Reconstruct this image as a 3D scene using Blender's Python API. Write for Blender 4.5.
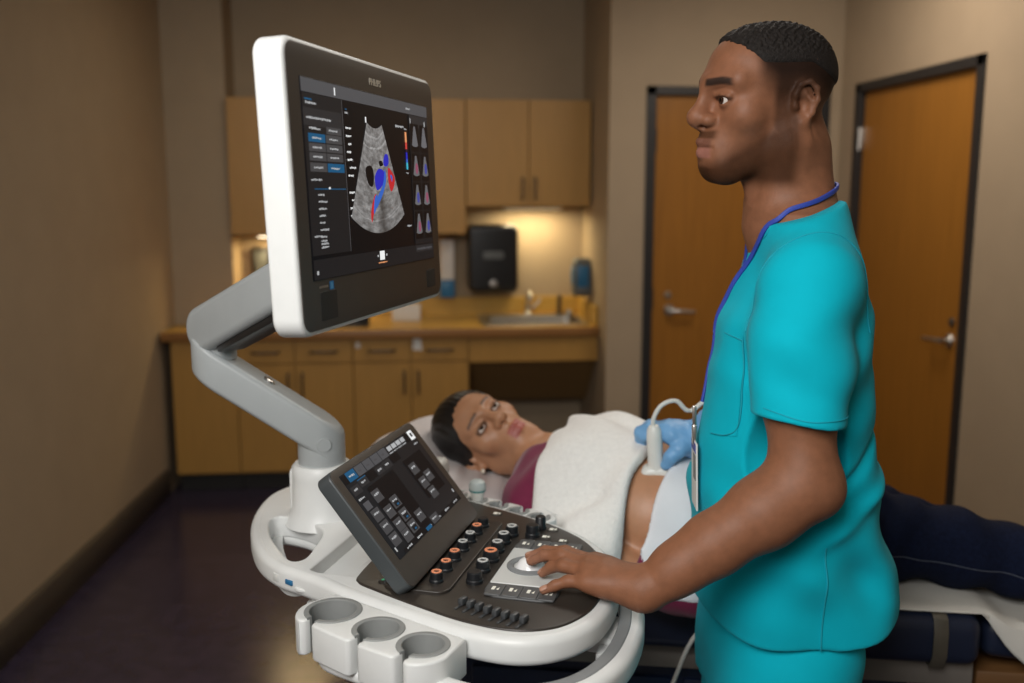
import bpy, bmesh, math, random
import numpy as np
from mathutils import Matrix, Vector
R = math.radians
S = bpy.context.scene
for o in list(bpy.data.objects): bpy.data.objects.remove(o)
COL = S.collection
random.seed(4); np.random.seed(4)

# ------------------------------------------------------------------ camera, world, lights, exposure
cam_d = bpy.data.cameras.new('camera'); cam = bpy.data.objects.new('camera', cam_d); COL.objects.link(cam)
cam.location = (0, 0, 1.6); cam.rotation_euler = (R(90-8.943), 0, R(-5.76))
cam_d.sensor_width = 36; cam_d.lens = 950/1024*36; cam_d.clip_start = .05
cam_d.dof.use_dof = True; cam_d.dof.focus_distance = 1.37; cam_d.dof.aperture_fstop = 2.6
S.camera = cam
S.view_settings.view_transform = 'Standard'; S.view_settings.look = 'None'
S.view_settings.gamma = 1; S.view_settings.use_curve_mapping = False
S.view_settings.exposure = 0
S.cycles.max_bounces = 6; S.cycles.use_denoising = True
w = bpy.data.worlds.new('world'); S.world = w; w.use_nodes = True
w.node_tree.nodes['Background'].inputs[0].default_value = (1.0, .86, .70, 1)
w.node_tree.nodes['Background'].inputs[1].default_value = .10
def area(name, loc, target, size, power, col, sy=None, spread=180):
    l = bpy.data.lights.new(name, 'AREA'); l.energy = power; l.color = col; l.size = size; l.spread = R(spread)
    if sy: l.shape = 'RECTANGLE'; l.size_y = sy
    o = bpy.data.objects.new(name, l); COL.objects.link(o); o.location = loc
    o.rotation_euler = (Vector(target)-Vector(loc)).to_track_quat('-Z', 'Y').to_euler()
    return o
area('key_softbox', (-.55, -.15, 2.35), (.3, 1.5, 1.15), 1.0, 45, (1, .98, .955))
area('overhead_fill', (.75, 2.5, 2.62), (.7, 2.4, 0), .6, 9, (1, .93, .84))  # added area light over console and table, no fixture in view
area('door_fill', (1.5, 3.6, 2.62), (1.9, 3.8, .6), .6, 13, (1, .88, .76))  # unseen light added to brighten the right wall and doors
area('cabinet_fill', (-.3, 4.3, 2.62), (-.3, 4.4, 0), .5, 5, (1, .86, .66))  # dim light added for the back cabinets, source unseen
area('under_cabinet_lamp_light', (.67, 5.47, 1.49), (.67, 5.52, 0), .3, 3.6, (1, .80, .45), .05)
area('under_cabinet_lamp_light_two', (-.72, 5.47, 1.34), (-.72, 5.50, 0), .3, 3.2, (1, .72, .32), .05)

# ------------------------------------------------------------------ materials
def mat(name, col, rough=.5, metal=0, noise=0, nscale=30, bump=0, bscale=200, spec=.5, sheen=0, coat=0, emit=None, estr=0, sss=0, attr=False, stretch=None, trans=0, alpha=1):
    m = bpy.data.materials.new(name); m.use_nodes = True
    nt = m.node_tree; N = nt.nodes; L = nt.links; b = N['Principled BSDF']
    c = tuple(x for x in col)+(1,)
    b.inputs['Base Color'].default_value = c; b.inputs['Roughness'].default_value = rough
    b.inputs['Metallic'].default_value = metal; b.inputs['Specular IOR Level'].default_value = spec
    b.inputs['Sheen Weight'].default_value = sheen; b.inputs['Coat Weight'].default_value = coat
    if trans: b.inputs['Transmission Weight'].default_value = trans
    if sss:
        b.inputs['Subsurface Weight'].default_value = sss; b.inputs['Subsurface Radius'].default_value = (1, .35, .2); b.inputs['Subsurface Scale'].default_value = .006
    if emit: b.inputs['Emission Color'].default_value = emit+(1,); b.inputs['Emission Strength'].default_value = estr
    tc = N.new('ShaderNodeTexCoord'); mp = N.new('ShaderNodeMapping'); L.new(tc.outputs['Object'], mp.inputs[0])
    if stretch: mp.inputs['Scale'].default_value = stretch
    src = None
    if attr:
        a = N.new('ShaderNodeAttribute'); a.attribute_name = 'col'; src = a.outputs['Color']; L.new(src, b.inputs['Base Color'])
        sm_ = N.new('ShaderNodeMath'); sm_.operation = 'MULTIPLY'; sm_.inputs[1].default_value = spec; L.new(a.outputs['Alpha'], sm_.inputs[0]); L.new(sm_.outputs[0], b.inputs['Specular IOR Level'])
    if noise:
        n = N.new('ShaderNodeTexNoise'); n.inputs['Scale'].default_value = nscale; n.inputs['Detail'].default_value = 6
        L.new(mp.outputs[0], n.inputs['Vector'])
        mr = N.new('ShaderNodeMapRange'); mr.inputs[1].default_value = .3; mr.inputs[2].default_value = .7; mr.inputs[3].default_value = 1-noise; mr.inputs[4].default_value = 1+noise
        L.new(n.outputs['Fac'], mr.inputs[0])
        mx = N.new('ShaderNodeMix'); mx.data_type = 'RGBA'; mx.blend_type = 'MULTIPLY'; mx.inputs[0].default_value = 1
        if src: L.new(src, mx.inputs[6])
        else: mx.inputs[6].default_value = c
        L.new(mr.outputs[0], mx.inputs[7]); L.new(mx.outputs[2], b.inputs['Base Color'])
    if bump:
        n2 = N.new('ShaderNodeTexNoise'); n2.inputs['Scale'].default_value = bscale; n2.inputs['Detail'].default_value = 4
        L.new(mp.outputs[0], n2.inputs['Vector'])
        bp = N.new('ShaderNodeBump'); bp.inputs['Strength'].default_value = bump; bp.inputs['Distance'].default_value = .002
        L.new(n2.outputs['Fac'], bp.inputs['Height']); L.new(bp.outputs[0], b.inputs['Normal'])
    return m
M = {}
def dm(k, *a, **kw): M[k] = mat(k, *a, **kw)
dm('wall_paint', (.37, .285, .19), .75, noise=.03, nscale=6, bump=.15, bscale=300)
dm('ceiling_paint', (.6, .56, .5), .9, noise=.02)
dm('vinyl_floor', (.042, .033, .056), .22, noise=.18, nscale=14, spec=.45)
dm('base_rubber', (.07, .056, .042), .5, noise=.06)
dm('maple', (.42, .225, .052), .42, noise=.05, nscale=9, stretch=(6, 6, .5))
dm('maple_dark', (.25, .145, .05), .5, noise=.05, nscale=9, stretch=(1, 6, 6))
dm('counter_laminate', (.50, .30, .06), .35, noise=.06, nscale=60)
dm('counter_edge', (.28, .13, .04), .4, noise=.08, nscale=9, stretch=(.5, 6, 6))
dm('toe_kick', (.02, .018, .016), .6, noise=.1)
dm('door_veneer', (.30, .125, .018), .38, noise=.10, nscale=7, stretch=(9, 9, .45), spec=.4)
dm('frame_metal', (.018, .017, .017), .45, noise=.08)
dm('satin_steel', (.55, .53, .50), .32, 1, noise=.04)
dm('sink_steel', (.5, .48, .44), .3, 1, noise=.05)
dm('dark_metal', (.09, .075, .06), .4, .6, noise=.05)
dm('black_plastic', (.012, .012, .013), .3, noise=.08)
dm('blue_plastic', (.02, .14, .30), .4, noise=.05)
dm('grey_plastic', (.10, .11, .115), .45, noise=.04)
dm('paper_white', (.72, .71, .68), .8, noise=.02)
dm('light_lens', (.9, .85, .7), .6, emit=(1, .8, .5), estr=.8, noise=.02); dm('light_lens_bright', (.9, .85, .7), .6, emit=(1, .82, .55), estr=7, noise=.02)
dm('white_plastic', (.71, .725, .715), .38, noise=.015, nscale=40, bump=.02, bscale=900)
dm('arm_grey', (.36, .385, .39), .42, noise=.02, bump=.02, bscale=900)
dm('grip_grey', (.20, .21, .215), .55, noise=.04)
dm('cup_grey', (.24, .25, .245), .5, noise=.03)
dm('panel_brown', (.030, .025, .021), .35, noise=.05, nscale=50)
dm('bezel_brown', (.052, .043, .036), .4, noise=.04, nscale=50)
dm('slate', (.05, .058, .062), .42, noise=.04)
dm('speaker_mesh', (.014, .0125, .011), .6, noise=.3, nscale=900)
dm('knob_black', (.012, .013, .015), .35, noise=.08)
dm('knob_grey', (.05, .054, .058), .4, noise=.05)
dm('ring_orange', (.55, .20, .10), .4, emit=(.9, .32, .16), estr=.25, noise=.03)
dm('ring_white', (.55, .56, .55), .4, noise=.03)
dm('key_grey', (.085, .088, .09), .45, noise=.04)
dm('pad_silver', (.62, .635, .62), .4, noise=.03)
dm('key_icon', (.75, .74, .66), .5, noise=.02, emit=(.8, .78, .7), estr=.15)
dm('ball_white', (.85, .85, .85), .15, noise=.01)
dm('logo_grey', (.30, .28, .25), .35, .6, noise=.02)

def em(k, c, s=1): M[k] = mat(k, (.004, .004, .005), .35, emit=c, estr=s, noise=.01, spec=.12)
em('scr_black', (.002, .002, .003), 1); em('scr_dark', (.010, .0105, .012)); em('scr_panel', (.022, .022, .024)); em('scr_bar', (.075, .076, .082)); em('scr_key', (.055, .055, .058))
em('scr_text', (.42, .43, .44)); em('scr_pale', (.8, .81, .81)); em('scr_white', (.85, .86, .86)); em('scr_blue', (.006, .085, .19)); em('dop_blue', (.02, .022, .45)); em('dop_light', (.03, .12, .50)); em('dop_red', (.48, .02, .025))
em('bar_o', (.80, .33, .14)); em('bar_r', (.6, .06, .05)); em('bar_k', (.02, .01, .03)); em('bar_c', (.05, .45, .6)); em('scr_thumb', (.13, .13, .14)); em('dop_dim', (.05, .06, .30)); em('dop_dimred', (.26, .07, .12)); em('led_green', (.05, .30, .16))
dm('sticker_blue', (.015, .20, .50), .4, noise=.03); dm('sticker_pale', (.10, .38, .66), .4, noise=.03)
dm('probe_white', (.72, .72, .68), .35, noise=.02); dm('probe_grey', (.45, .50, .49), .35, noise=.02); dm('probe_teal', (.02, .20, .20), .4, noise=.03)
dm('logo_pale', (.62, .58, .50), .4, .3, noise=.02)

# ------------------------------------------------------------------ helpers
def tag(o, label=None, cat=None, group=None, kind=None):
    if label: o['label'] = label
    if cat: o['category'] = cat
    if group: o['group'] = group
    if kind: o['kind'] = kind
    return o
def empty(name, loc=(0, 0, 0), rz=0):
    o = bpy.data.objects.new(name, None); COL.objects.link(o); o.location = loc; o.rotation_euler = (0, 0, rz); o.empty_display_size = .05
    return o
def link(name, me, m=None, parent=None, smooth=True, angle=35, xf=None):
    if xf is not None: me.transform(xf)
    me.name = name
    if m is not None:
        for q in (m if isinstance(m, (list, tuple)) else [m]): me.materials.append(M[q] if isinstance(q, str) else q)
    if smooth:
        me.shade_smooth(); me.set_sharp_from_angle(angle=R(angle))
    o = bpy.data.objects.new(name, me); COL.objects.link(o)
    if parent: o.parent = parent
    return o
def pydata(v, f):
    me = bpy.data.meshes.new('m'); me.from_pydata([tuple(p) for p in v], [], [tuple(q) for q in f]); me.update(); return me
def join(*mes, mats=None):
    """several mesh datas -> one; mats = material index of each"""
    bm = bmesh.new()
    for i, me in enumerate(mes):
        n0 = len(bm.faces); bm.from_mesh(me); bm.faces.ensure_lookup_table()
        if mats:
            for f in bm.faces[n0:]: f.material_index = mats[i]
    out = bpy.data.meshes.new('m'); bm.to_mesh(out); bm.free()
    for me in mes: bpy.data.meshes.remove(me)
    return out
def T(x=0, y=0, z=0): return Matrix.Translation((x, y, z))
def box(x0, x1, y0, y1, z0, z1, bev=.004, seg=2):
    bm = bmesh.new(); bmesh.ops.create_cube(bm, size=1)
    for v in bm.verts: v.co = ((x0+x1)/2+v.co.x*(x1-x0), (y0+y1)/2+v.co.y*(y1-y0), (z0+z1)/2+v.co.z*(z1-z0))
    if bev: bmesh.ops.bevel(bm, geom=bm.edges[:], offset=min(bev, .45*min(x1-x0, y1-y0, z1-z0)), segments=seg, profile=.5, affect='EDGES')
    me = bpy.data.meshes.new('m'); bm.to_mesh(me); bm.free(); return me
def catmull(pts, n=8, closed=True):
    P = np.array(pts, float); out = []; k = len(P)
    rng = range(k) if closed else range(k-1)
    for i in rng:
        if closed: a, b, c, d = P[(i-1) % k], P[i], P[(i+1) % k], P[(i+2) % k]
        else: a, b, c, d = P[max(i-1, 0)], P[i], P[i+1], P[min(i+2, k-1)]
        for j in range(n):
            t = j/n
            out.append(.5*((2*b)+(c-a)*t+(2*a-5*b+4*c-d)*t*t+(3*b-a-3*c+d)*t**3))
    if not closed: out.append(P[-1])
    return np.array(out)
def rrect(x0, x1, y0, y1, r, n=6):
    out = []
    for cx, cy, a0 in ((x1-r, y1-r, 0), (x0+r, y1-r, 90), (x0+r, y0+r, 180), (x1-r, y0+r, 270)):
        for i in range(n+1):
            a = R(a0+90*i/n); out.append((cx+r*math.cos(a), cy+r*math.sin(a)))
    return np.array(out)
def circle(cx, cy, r, n=40, ry=None): return np.array([(cx+r*math.cos(2*math.pi*i/n), cy+(ry or r)*math.sin(2*math.pi*i/n)) for i in range(n)])
def plate(loops, z0, z1, bev=.003, res=3):
    """flat outline with holes, given thickness and rounded edges"""
    cu = bpy.data.curves.new('c', 'CURVE'); cu.dimensions = '2D'; cu.fill_mode = 'BOTH'
    bev = min(bev, (z1-z0)*.49)
    cu.extrude = (z1-z0)/2-bev; cu.bevel_depth = bev; cu.bevel_resolution = res; cu.offset = -bev
    if not isinstance(loops, list): loops = [loops]
    for lp in loops:
        sp = cu.splines.new('POLY'); sp.points.add(len(lp)-1); sp.use_cyclic_u = True
        for p, q in zip(sp.points, lp): p.co = (q[0], q[1], 0, 1)
    ob = bpy.data.objects.new('c', cu); COL.objects.link(ob)
    dg = bpy.context.evaluated_depsgraph_get(); dg.update()
    me = bpy.data.meshes.new_from_object(ob.evaluated_get(dg))
    bpy.data.objects.remove(ob); bpy.data.curves.remove(cu)
    me.materials.clear(); me.transform(T(0, 0, (z0+z1)/2)); 
    bm = bmesh.new(); bm.from_mesh(me); bmesh.ops.remove_doubles(bm, verts=bm.verts, dist=1e-6); bm.to_mesh(me); bm.free()
    return me
def lathe(prof, n=32, cap=True):
    v = []; f = []
    for r, z in prof:
        for i in range(n): a = 2*math.pi*i/n; v.append((r*math.cos(a), r*math.sin(a), z))
    k = len(prof)
    for j in range(k-1):
        for i in range(n): f.append((j*n+i, j*n+(i+1) % n, (j+1)*n+(i+1) % n, (j+1)*n+i))
    if cap: f.append(tuple(range(n))[::-1]); f.append(tuple((k-1)*n+i for i in range(n)))
    return pydata(v, f)
def sweep(path, prof, closed=False, up=(0, 0, 1), scale=None, cap=True):
    """sweep a closed 2-D profile (side, up) along a path"""
    P = np.array(path, float); n = len(P); up = np.array(up, float); v = []; f = []; k = len(prof)
    for i in range(n):
        if closed: t = P[(i+1) % n]-P[i-1]
        else: t = P[min(i+1, n-1)]-P[max(i-1, 0)]
        t /= np.linalg.norm(t); s = np.cross(t, up); s /= np.linalg.norm(s)+1e-9; u = np.cross(s, t)
        sc = 1 if scale is None else scale[i]
        for a, b in prof: v.append(P[i]+s*a*sc+u*b*sc)
    for i in range(n if closed else n-1):
        j = (i+1) % n
        for q in range(k): f.append((i*k+q, i*k+(q+1) % k, j*k+(q+1) % k, j*k+q))
    if cap and not closed: f.append(tuple(range(k))[::-1]); f.append(tuple((n-1)*k+q for q in range(k)))
    return pydata(v, f)
def tube(path, r, n=10, scale=None):
    P = np.array(path, float); d = P[-1]-P[0]; up = (0, 0, 1) if abs(d[2]) < .9*np.linalg.norm(d) else (1, 0.1, 0)
    return sweep(P, circle(0, 0, r, n), up=up, scale=scale)
def flat(loop, z=0): return pydata([(p[0], p[1], z) for p in loop], [tuple(range(len(loop)))])
def struct(name, me, m, parent=None, smooth=False, **k):
    o = link(name, me, m, parent, smooth, **k)
    if parent is None: o['kind'] = 'structure'
    return o
def copy_tree(o, parent=None):
    c = o.copy(); COL.objects.link(c)
    if parent: c.parent = parent
    for ch in o.children: copy_tree(ch, c)
    return c

# ------------------------------------------------------------------ room shell
XL, XR, YB, YD, XA, ZC = -1.335, 2.2, 5.62, 4.85, .985, 2.7
struct('floor', box(-1.95, 2.4, -1.6, 5.8, -.1, 0, 0), 'vinyl_floor')
struct('ceiling', box(-1.95, 2.4, -1.6, 5.8, ZC, ZC+.1, 0), 'ceiling_paint')
WL = T(XL, 5.1, 0) @ Matrix.Rotation(R(-3), 4, 'Z') @ T(-XL, -5.1, 0)
struct('wall_left', box(XL-.12, XL, -1.6, 5.75, 0, ZC, 0), 'wall_paint', xf=WL)
struct('wall_back', box(XL, XA+.02, YB, YB+.12, 0, ZC, 0), 'wall_paint')
struct('wall_corner', box(XL, -1.0, 5.34, YB, .879, ZC, 0), 'wall_paint')
# block between the alcove and the first door, with a hole for the door
D1X0, D1X1, DH = 1.225, 2.09, 2.085
struct('wall_front', join(box(XA, D1X0-.05, YD, YB+.12, 0, ZC, 0), box(D1X1+.05, XR+.12, YD, YD+.12, 0, ZC, 0), box(D1X0-.05, D1X1+.05, YD, YD+.12, DH+.045, ZC, 0)), 'wall_paint')
D2Y0, D2Y1 = 3.63, 4.62
struct('wall_right', join(box(XR, XR+.12, -1.6, D2Y0-.05, 0, ZC, 0), box(XR, XR+.12, D2Y1+.05, YD, 0, ZC, 0), box(XR, XR+.12, D2Y0-.05, D2Y1+.05, DH+.045, ZC, 0)), 'wall_paint')
struct('baseboard_left', plate(np.array([(0, 0), (.016, 0), (.016, .125), (.008, .145), (0, .145)]), 0, 6.6, .001), 'base_rubber', xf=WL @ Matrix(((1, 0, 0, XL), (0, 0, 1, -1.55), (0, 1, 0, 0), (0, 0, 0, 1))))
struct('baseboard_right', join(box(XR-.014, XR, -1.6, D2Y0-.05, 0, .14, .004), box(XR-.014, XR, D2Y1+.05, YD, 0, .14, .004)), 'base_rubber')
struct('baseboard_front', box(XA, D1X0-.05, YD-.014, YD, 0, .14, .004), 'base_rubber')

def door(name, W, flip):
    """door leaf in its own frame: x along the wall, y out of the room, z up"""
    d = struct(name, box(0, W, .02, .062, .008, DH, .002), 'door_veneer')
    fr = [box(-.05, 0, -.012, .13, 0, DH+.045, .003), box(W, W+.05, -.012, .13, 0, DH+.045, .003), box(-.05, W+.05, -.012, .13, DH, DH+.045, .003)]
    link('door_frame', join(*fr), 'frame_metal', d, False)
    hx = .10 if not flip else W-.10; dr = 1 if not flip else -1
    rose = lathe([(.0, 0), (.03, 0), (.03, .006), (.026, .011), (.012, .012), (.012, .045), (.0, .045)], 24, False); rose.transform(Matrix.Rotation(R(90), 4, 'X')); rose.transform(T(hx, .02, .985))
    pth = catmull([(hx, -.022, .985), (hx+dr*.03, -.03, .985), (hx+dr*.07, -.03, .982), (hx+dr*.125, -.026, .978)], 6, False)
    lev = sweep(pth, circle(0, 0, .0105, 12))
    link('door_handle', join(rose, lev), 'satin_steel', d)
    lk = lathe([(.0, 0), (.019, 0), (.019, .006), (.014, .011), (.0, .011)], 24, False); lk.transform(Matrix.Rotation(R(90), 4, 'X')); lk.transform(T(hx-dr*.01, .02, 1.065))
    link('keyhole_cylinder', lk, 'satin_steel' if not flip else 'dark_metal', d)
    ex = W+.001 if not flip else -.001
    for z in (.25, 1.05, 1.86):
        h = join(box(ex-.018, ex+.018, .004, .022, z-.055, z+.055, .002), lathe([(.008, z-.055), (.008, z+.055)], 12)); h.transform(T(0, 0, 0))
        link('hinge', h, 'satin_steel' if flip else 'dark_metal', d)
    return d
d1 = door('door_1', D1X1-D1X0, False); d1.location = (D1X0, YD, 0)
d2 = door('door_2', D2Y1-D2Y0, True); d2.rotation_euler = (0, 0, R(-90)); d2.location = (XR, D2Y1, 0)

# ------------------------------------------------------------------ cabinets
def pull(x, z, vertical, y, n=.12):
    if vertical: pts = [(x, y, z-n/2), (x, y-.028, z-n/2+.01), (x, y-.03, z), (x, y-.028, z+n/2-.01), (x, y, z+n/2)]; up = (1, 0, 0)
    else: pts = [(x-n/2, y, z), (x-n/2+.01, y-.028, z), (x, y-.03, z), (x+n/2-.01, y-.028, z), (x+n/2, y, z)]; up = (0, 0, 1)
    return sweep(catmull(pts, 5, False), circle(0, 0, .006, 10), up=up)
def base_cabinet(x0, x1, label, doors=2, drawers=True):
    r = empty('base_cabinet', ((x0+x1)/2, 5.35, 0)); tag(r, label, 'cabinet', 'base cabinets under the counter')
    o = Matrix.Translation((-(x0+x1)/2, -5.35, 0)); yf = 5.05
    link('carcass', join(box(x0+.001, x1-.001, yf+.02, YB-.005, .10, .835, .001)), 'maple_dark', r, False, xf=o)
    link('toe_kick', box(x0+.002, x1-.002, yf+.08, yf+.10, 0, .102, 0), 'toe_kick', r, False, xf=o)
    n = doors; wd = (x1-x0)/n
    for i in range(n):
        a, b = x0+i*wd+.0025, x0+(i+1)*wd-.0025
        top = .70 if drawers else .83
        d = link('door', box(a, b, yf, yf+.02, .112, top-.003, .0015), 'maple', r, False, xf=o)
        px = b-.035 if (i % 2 == 0 and n > 1) else a+.035
        if n > 1 or not drawers: link('pull_handle', pull(px if n > 1 else b-.035, top-.11, True, yf), 'dark_metal', d, xf=o)
        if drawers:
            w_ = link('drawer', box(a, b, yf, yf+.02, top+.003, .83, .0015), 'maple', r, False, xf=o)
            link('pull_handle', pull((a+b)/2, .765, False, yf, .14), 'dark_metal', w_, xf=o)
    return r
base_cabinet(-1.285, -.951, 'plain single-door maple base cabinet at the left end of the counter', 1, False)
base_cabinet(-.951, -.343, 'maple two-door base cabinet with two drawers, behind the grey jointed arm')
base_cabinet(-.343, .274, 'maple two-door base cabinet with two drawers, next to the sink opening')
sk = empty('sink_cabinet', (.64, 5.35, 0)); tag(sk, 'open maple sink surround with apron and sloping brown panel under the sink', 'cabinet')
so = T(-.64, -5.35, 0)
link('apron', box(.277, .98, 5.05, 5.07, .69, .83, .0015), 'maple', sk, False, xf=so)
link('slope_panel', pydata([(.277, 5.1, .69), (.98, 5.1, .69), (.98, 5.42, .40), (.277, 5.42, .40), (.277, 5.115, .70), (.98, 5.115, .70), (.98, 5.435, .41), (.277, 5.435, .41)], [(3, 2, 1, 0), (4, 5, 6, 7), (0, 1, 5, 4), (2, 3, 7, 6), (1, 2, 6, 5), (3, 0, 4, 7)]), 'maple_dark', sk, False, xf=so)
link('side_panel', box(.2745, .2775, 5.06, 5.6, .02, .83, .001), 'maple_dark', sk, False, xf=so)
ct = empty('worktop', (-.2, 5.3, .835)); tag(ct, 'long yellow-brown laminate worktop with a wooden front edge along the back wall', 'worktop')
co = T(.2, -5.3, -.835)
SX0, SX1, SY0, SY1 = .37, .93, 5.13, 5.50
link('countertop', plate([rrect(-1.322, XA-.002, 5.03, YB-.002, .002, 1), rrect(SX0, SX1, SY0, SY1, .04)], .838, .878, .001), 'counter_laminate', ct, False, xf=co)
link('front_edge', box(-1.322, XA-.002, 5.012, 5.031, .832, .880, .004), 'counter_edge', ct, xf=co)
link('backsplash', join(box(-.995, XA-.002, YB-.02, YB, .878, .985, .003), box(XA-.022, XA-.002, 5.06, YB-.02, .878, .985, .003)), 'counter_laminate', ct, False, xf=co)
sn = empty('sink', ((SX0+SX1)/2, 5.31, .88)); tag(sn, 'stainless steel drop-in sink set into the counter below the paper towel dispenser', 'sink')
io = T(-(SX0+SX1)/2, -5.31, -.88)
link('rim', plate([rrect(SX0-.02, SX1+.02, SY0-.02, SY1+.06, .03), rrect(SX0+.02, SX1-.02, SY0+.02, SY1-.03, .05)], .879, .885, .002), 'sink_steel', sn, xf=io)
bw = []; 
def bowl(x0, x1, y0, y1, zt, zb):
    L = []; f = []
    for k, (g, z) in enumerate(((0, zt), (.012, zb+.03), (.04, zb), (.12, zb-.004))):
        L.append([(p[0], p[1], z) for p in rrect(x0+g, x1-g, y0+g, y1-g, .05)])
    n = len(L[0]); v = [p for q in L for p in q]
    for j in range(3):
        for i in range(n): f.append((j*n+i, (j+1)*n+i, (j+1)*n+(i+1) % n, j*n+(i+1) % n))
    f.append(tuple(range(3*n, 4*n))[::-1]); return pydata(v, f)
link('bowl', bowl(SX0+.015, SX1-.015, SY0+.015, SY1-.025, .882, .70), 'sink_steel', sn, xf=io)
fc = empty('faucet', (.652, 5.53, .884)); tag(fc, 'chrome gooseneck faucet standing at the back of the sink', 'faucet')
link('spout', join(lathe([(.028, 0), (.026, .012), (.016, .02), (.015, .05)], 20), tube(catmull([(0, 0, .04), (0, 0, .10), (0, -.02, .135), (0, -.07, .145), (0, -.12, .125), (0, -.13, .10)], 6, False), .0115, 14)), 'satin_steel', fc)
link('lever', join(box(.02, .035, -.012, .012, .03, .055, .004), tube([(.03, 0, .045), (.06, 0, .07), (.075, 0, .10)], .006)), 'satin_steel', fc)
sp = empty('soap_pump', (.84, 5.54, .884)); tag(sp, 'slim black pump standing to the right of the chrome faucet', 'soap pump')
link('stem', lathe([(.02, 0), (.02, .01), (.012, .015), (.012, .095), (.009, .10), (.009, .115)], 18), 'black_plastic', sp)
link('nozzle', tube([(0, .0, .112), (0, -.03, .116), (0, -.055, .108)], .006), 'black_plastic', sp)
kn = tag(link('rim_cap', lathe([(.022, 0), (.024, .01), (.024, .022), (.016, .035), (.0, .038)], 22, False), 'satin_steel'), 'small round chrome cap on the sink rim right of the black pump', 'sink fitting'); kn.location = (.885, 5.46, .884)

def wall_cabinet(x0, x1, z0, label, z1=2.10):
    r = empty('wall_cabinet', ((x0+x1)/2, 5.45, z0)); tag(r, label, 'cabinet', 'wall cabinets above the counter')
    o = T(-(x0+x1)/2, -5.45, -z0); yf = 5.30
    link('carcass', box(x0+.001, x1-.001, yf+.02, YB-.002, z0, z1, .001), 'maple', r, False, xf=o)
    mid = (x0+x1)/2
    for a, b, px in ((x0, mid, mid-.035), (mid, x1, mid+.035)):
        d = link('door', box(a+.0025, b-.0025, yf, yf+.02, z0+.002, z1-.002, .0015), 'maple', r, False, xf=o)
        link('pull_handle', pull(px, z0+.10, True, yf), 'dark_metal', d, xf=o)
    return r
wall_cabinet(-.995, -.362, 1.37, 'tall maple wall cabinet at the left, mostly behind the monitor')
wall_cabinet(-.360, .279, 1.37, 'tall maple wall cabinet whose right door shows beside the monitor')
wall_cabinet(.281, .975, 1.52, 'shorter maple wall cabinet above the paper towel dispenser and sink')
def lamp(x, z, label, lens):
    r = empty('under_cabinet_lamp', (x, 5.47, z)); tag(r, label, 'lamp', 'lamps under the wall cabinets')
    link('housing', box(-.17, .17, -.035, .035, -.016, 0, .004), 'white_plastic', r)
    link('lens', box(-.155, .155, -.024, .024, -.0195, -.014, .002), lens, r)
lamp(.67, 1.52, 'slim lamp glowing under the shorter wall cabinet above the sink', 'light_lens')
lamp(-.72, 1.37, 'slim lamp glowing under the tall wall cabinet behind the monitor', 'light_lens_bright')

td = empty('paper_towel_dispenser', (.44, YB, 1.03)); tag(td, 'black paper towel dispenser mounted on the wall above the sink', 'paper towel dispenser')
link('shell', plate(rrect(-.145, .145, 0, .385, .035), 0, .20, .025, 5), 'black_plastic', td, xf=Matrix(((1, 0, 0, 0), (0, 0, -1, 0), (0, 1, 0, 0), (0, 0, 0, 1))))
link('window_strip', plate(rrect(-.06, .06, .19, .235, .015), .198, .204, .002), 'grey_plastic', td, xf=Matrix(((1, 0, 0, 0), (0, 0, -1, 0), (0, 1, 0, 0), (0, 0, 0, 1))))
link('feed_button', plate(circle(0, .05, .022), .196, .208, .004), 'satin_steel', td, xf=Matrix(((1, 0, 0, 0), (0, 0, -1, 0), (0, 1, 0, 0), (0, 0, 0, 1))))
link('lock', plate(circle(.125, .31, .014), .15, .19, .003), 'satin_steel', td, xf=Matrix(((1, 0, 0, 0), (0, 0, -1, 0), (0, 1, 0, 0), (0, 0, 0, 1))))
sd = empty('soap_dispenser', (XA, 5.33, 1.02)); tag(sd, 'dark soap dispenser with a blue front on the alcove side wall', 'soap dispenser')
mx = Matrix(((0, 0, -1, 0), (1, 0, 0, 0), (0, 1, 0, 0), (0, 0, 0, 1)))
link('shell', plate(catmull([(-.055, 0), (.055, 0), (.065, .06), (.062, .15), (.04, .20), (0, .212), (-.04, .20), (-.062, .15), (-.065, .06)], 5), 0, .10, .02, 4), 'grey_plastic', sd, xf=mx)
link('window', plate(rrect(-.035, .035, .06, .16, .02), .095, .106, .004), 'blue_plastic', sd, xf=mx)
link('side_window', box(-.085, -.02, -.066, -.06, .05, .17, .002), 'blue_plastic', sd)
gb = empty('glove_box_holder', (.18, YB, .99)); tag(gb, 'narrow pale and blue box hung on the wall left of the black paper towel dispenser', 'wall box')
link('upper_box', box(-.04, .04, -.09, 0, .105, .335, .006), 'paper_white', gb)
link('lower_box', box(-.042, .042, -.095, 0, 0, .103, .006), 'blue_plastic', gb)
wp = empty('wall_monitor', (-.885, YB, 1.20)); tag(wp, 'small black framed device on the lit wall behind the grey arm', 'wall device')
link('frame', box(-.055, .055, -.05, 0, -.085, .085, .008), 'black_plastic', wp)
link('pane', box(-.035, .035, -.053, -.049, -.06, .06, .002), 'grey_plastic', wp)
bb = tag(link('tissue_box', box(-.08, .08, -.05, .05, 0, .09, .006), 'paper_white'), 'pale tissue box standing on the worktop seen under the monitor', 'box'); bb.location = (-.06, 5.42, .878)
tr = tag(link('desk_tray', join(box(-.10, .10, -.07, .07, 0, .012, .004), box(-.10, .10, .055, .07, .01, .045, .003)), 'black_plastic'), 'flat black tray lying on the worktop under the monitor', 'tray'); tr.location = (-.36, 5.2, .878)
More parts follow.
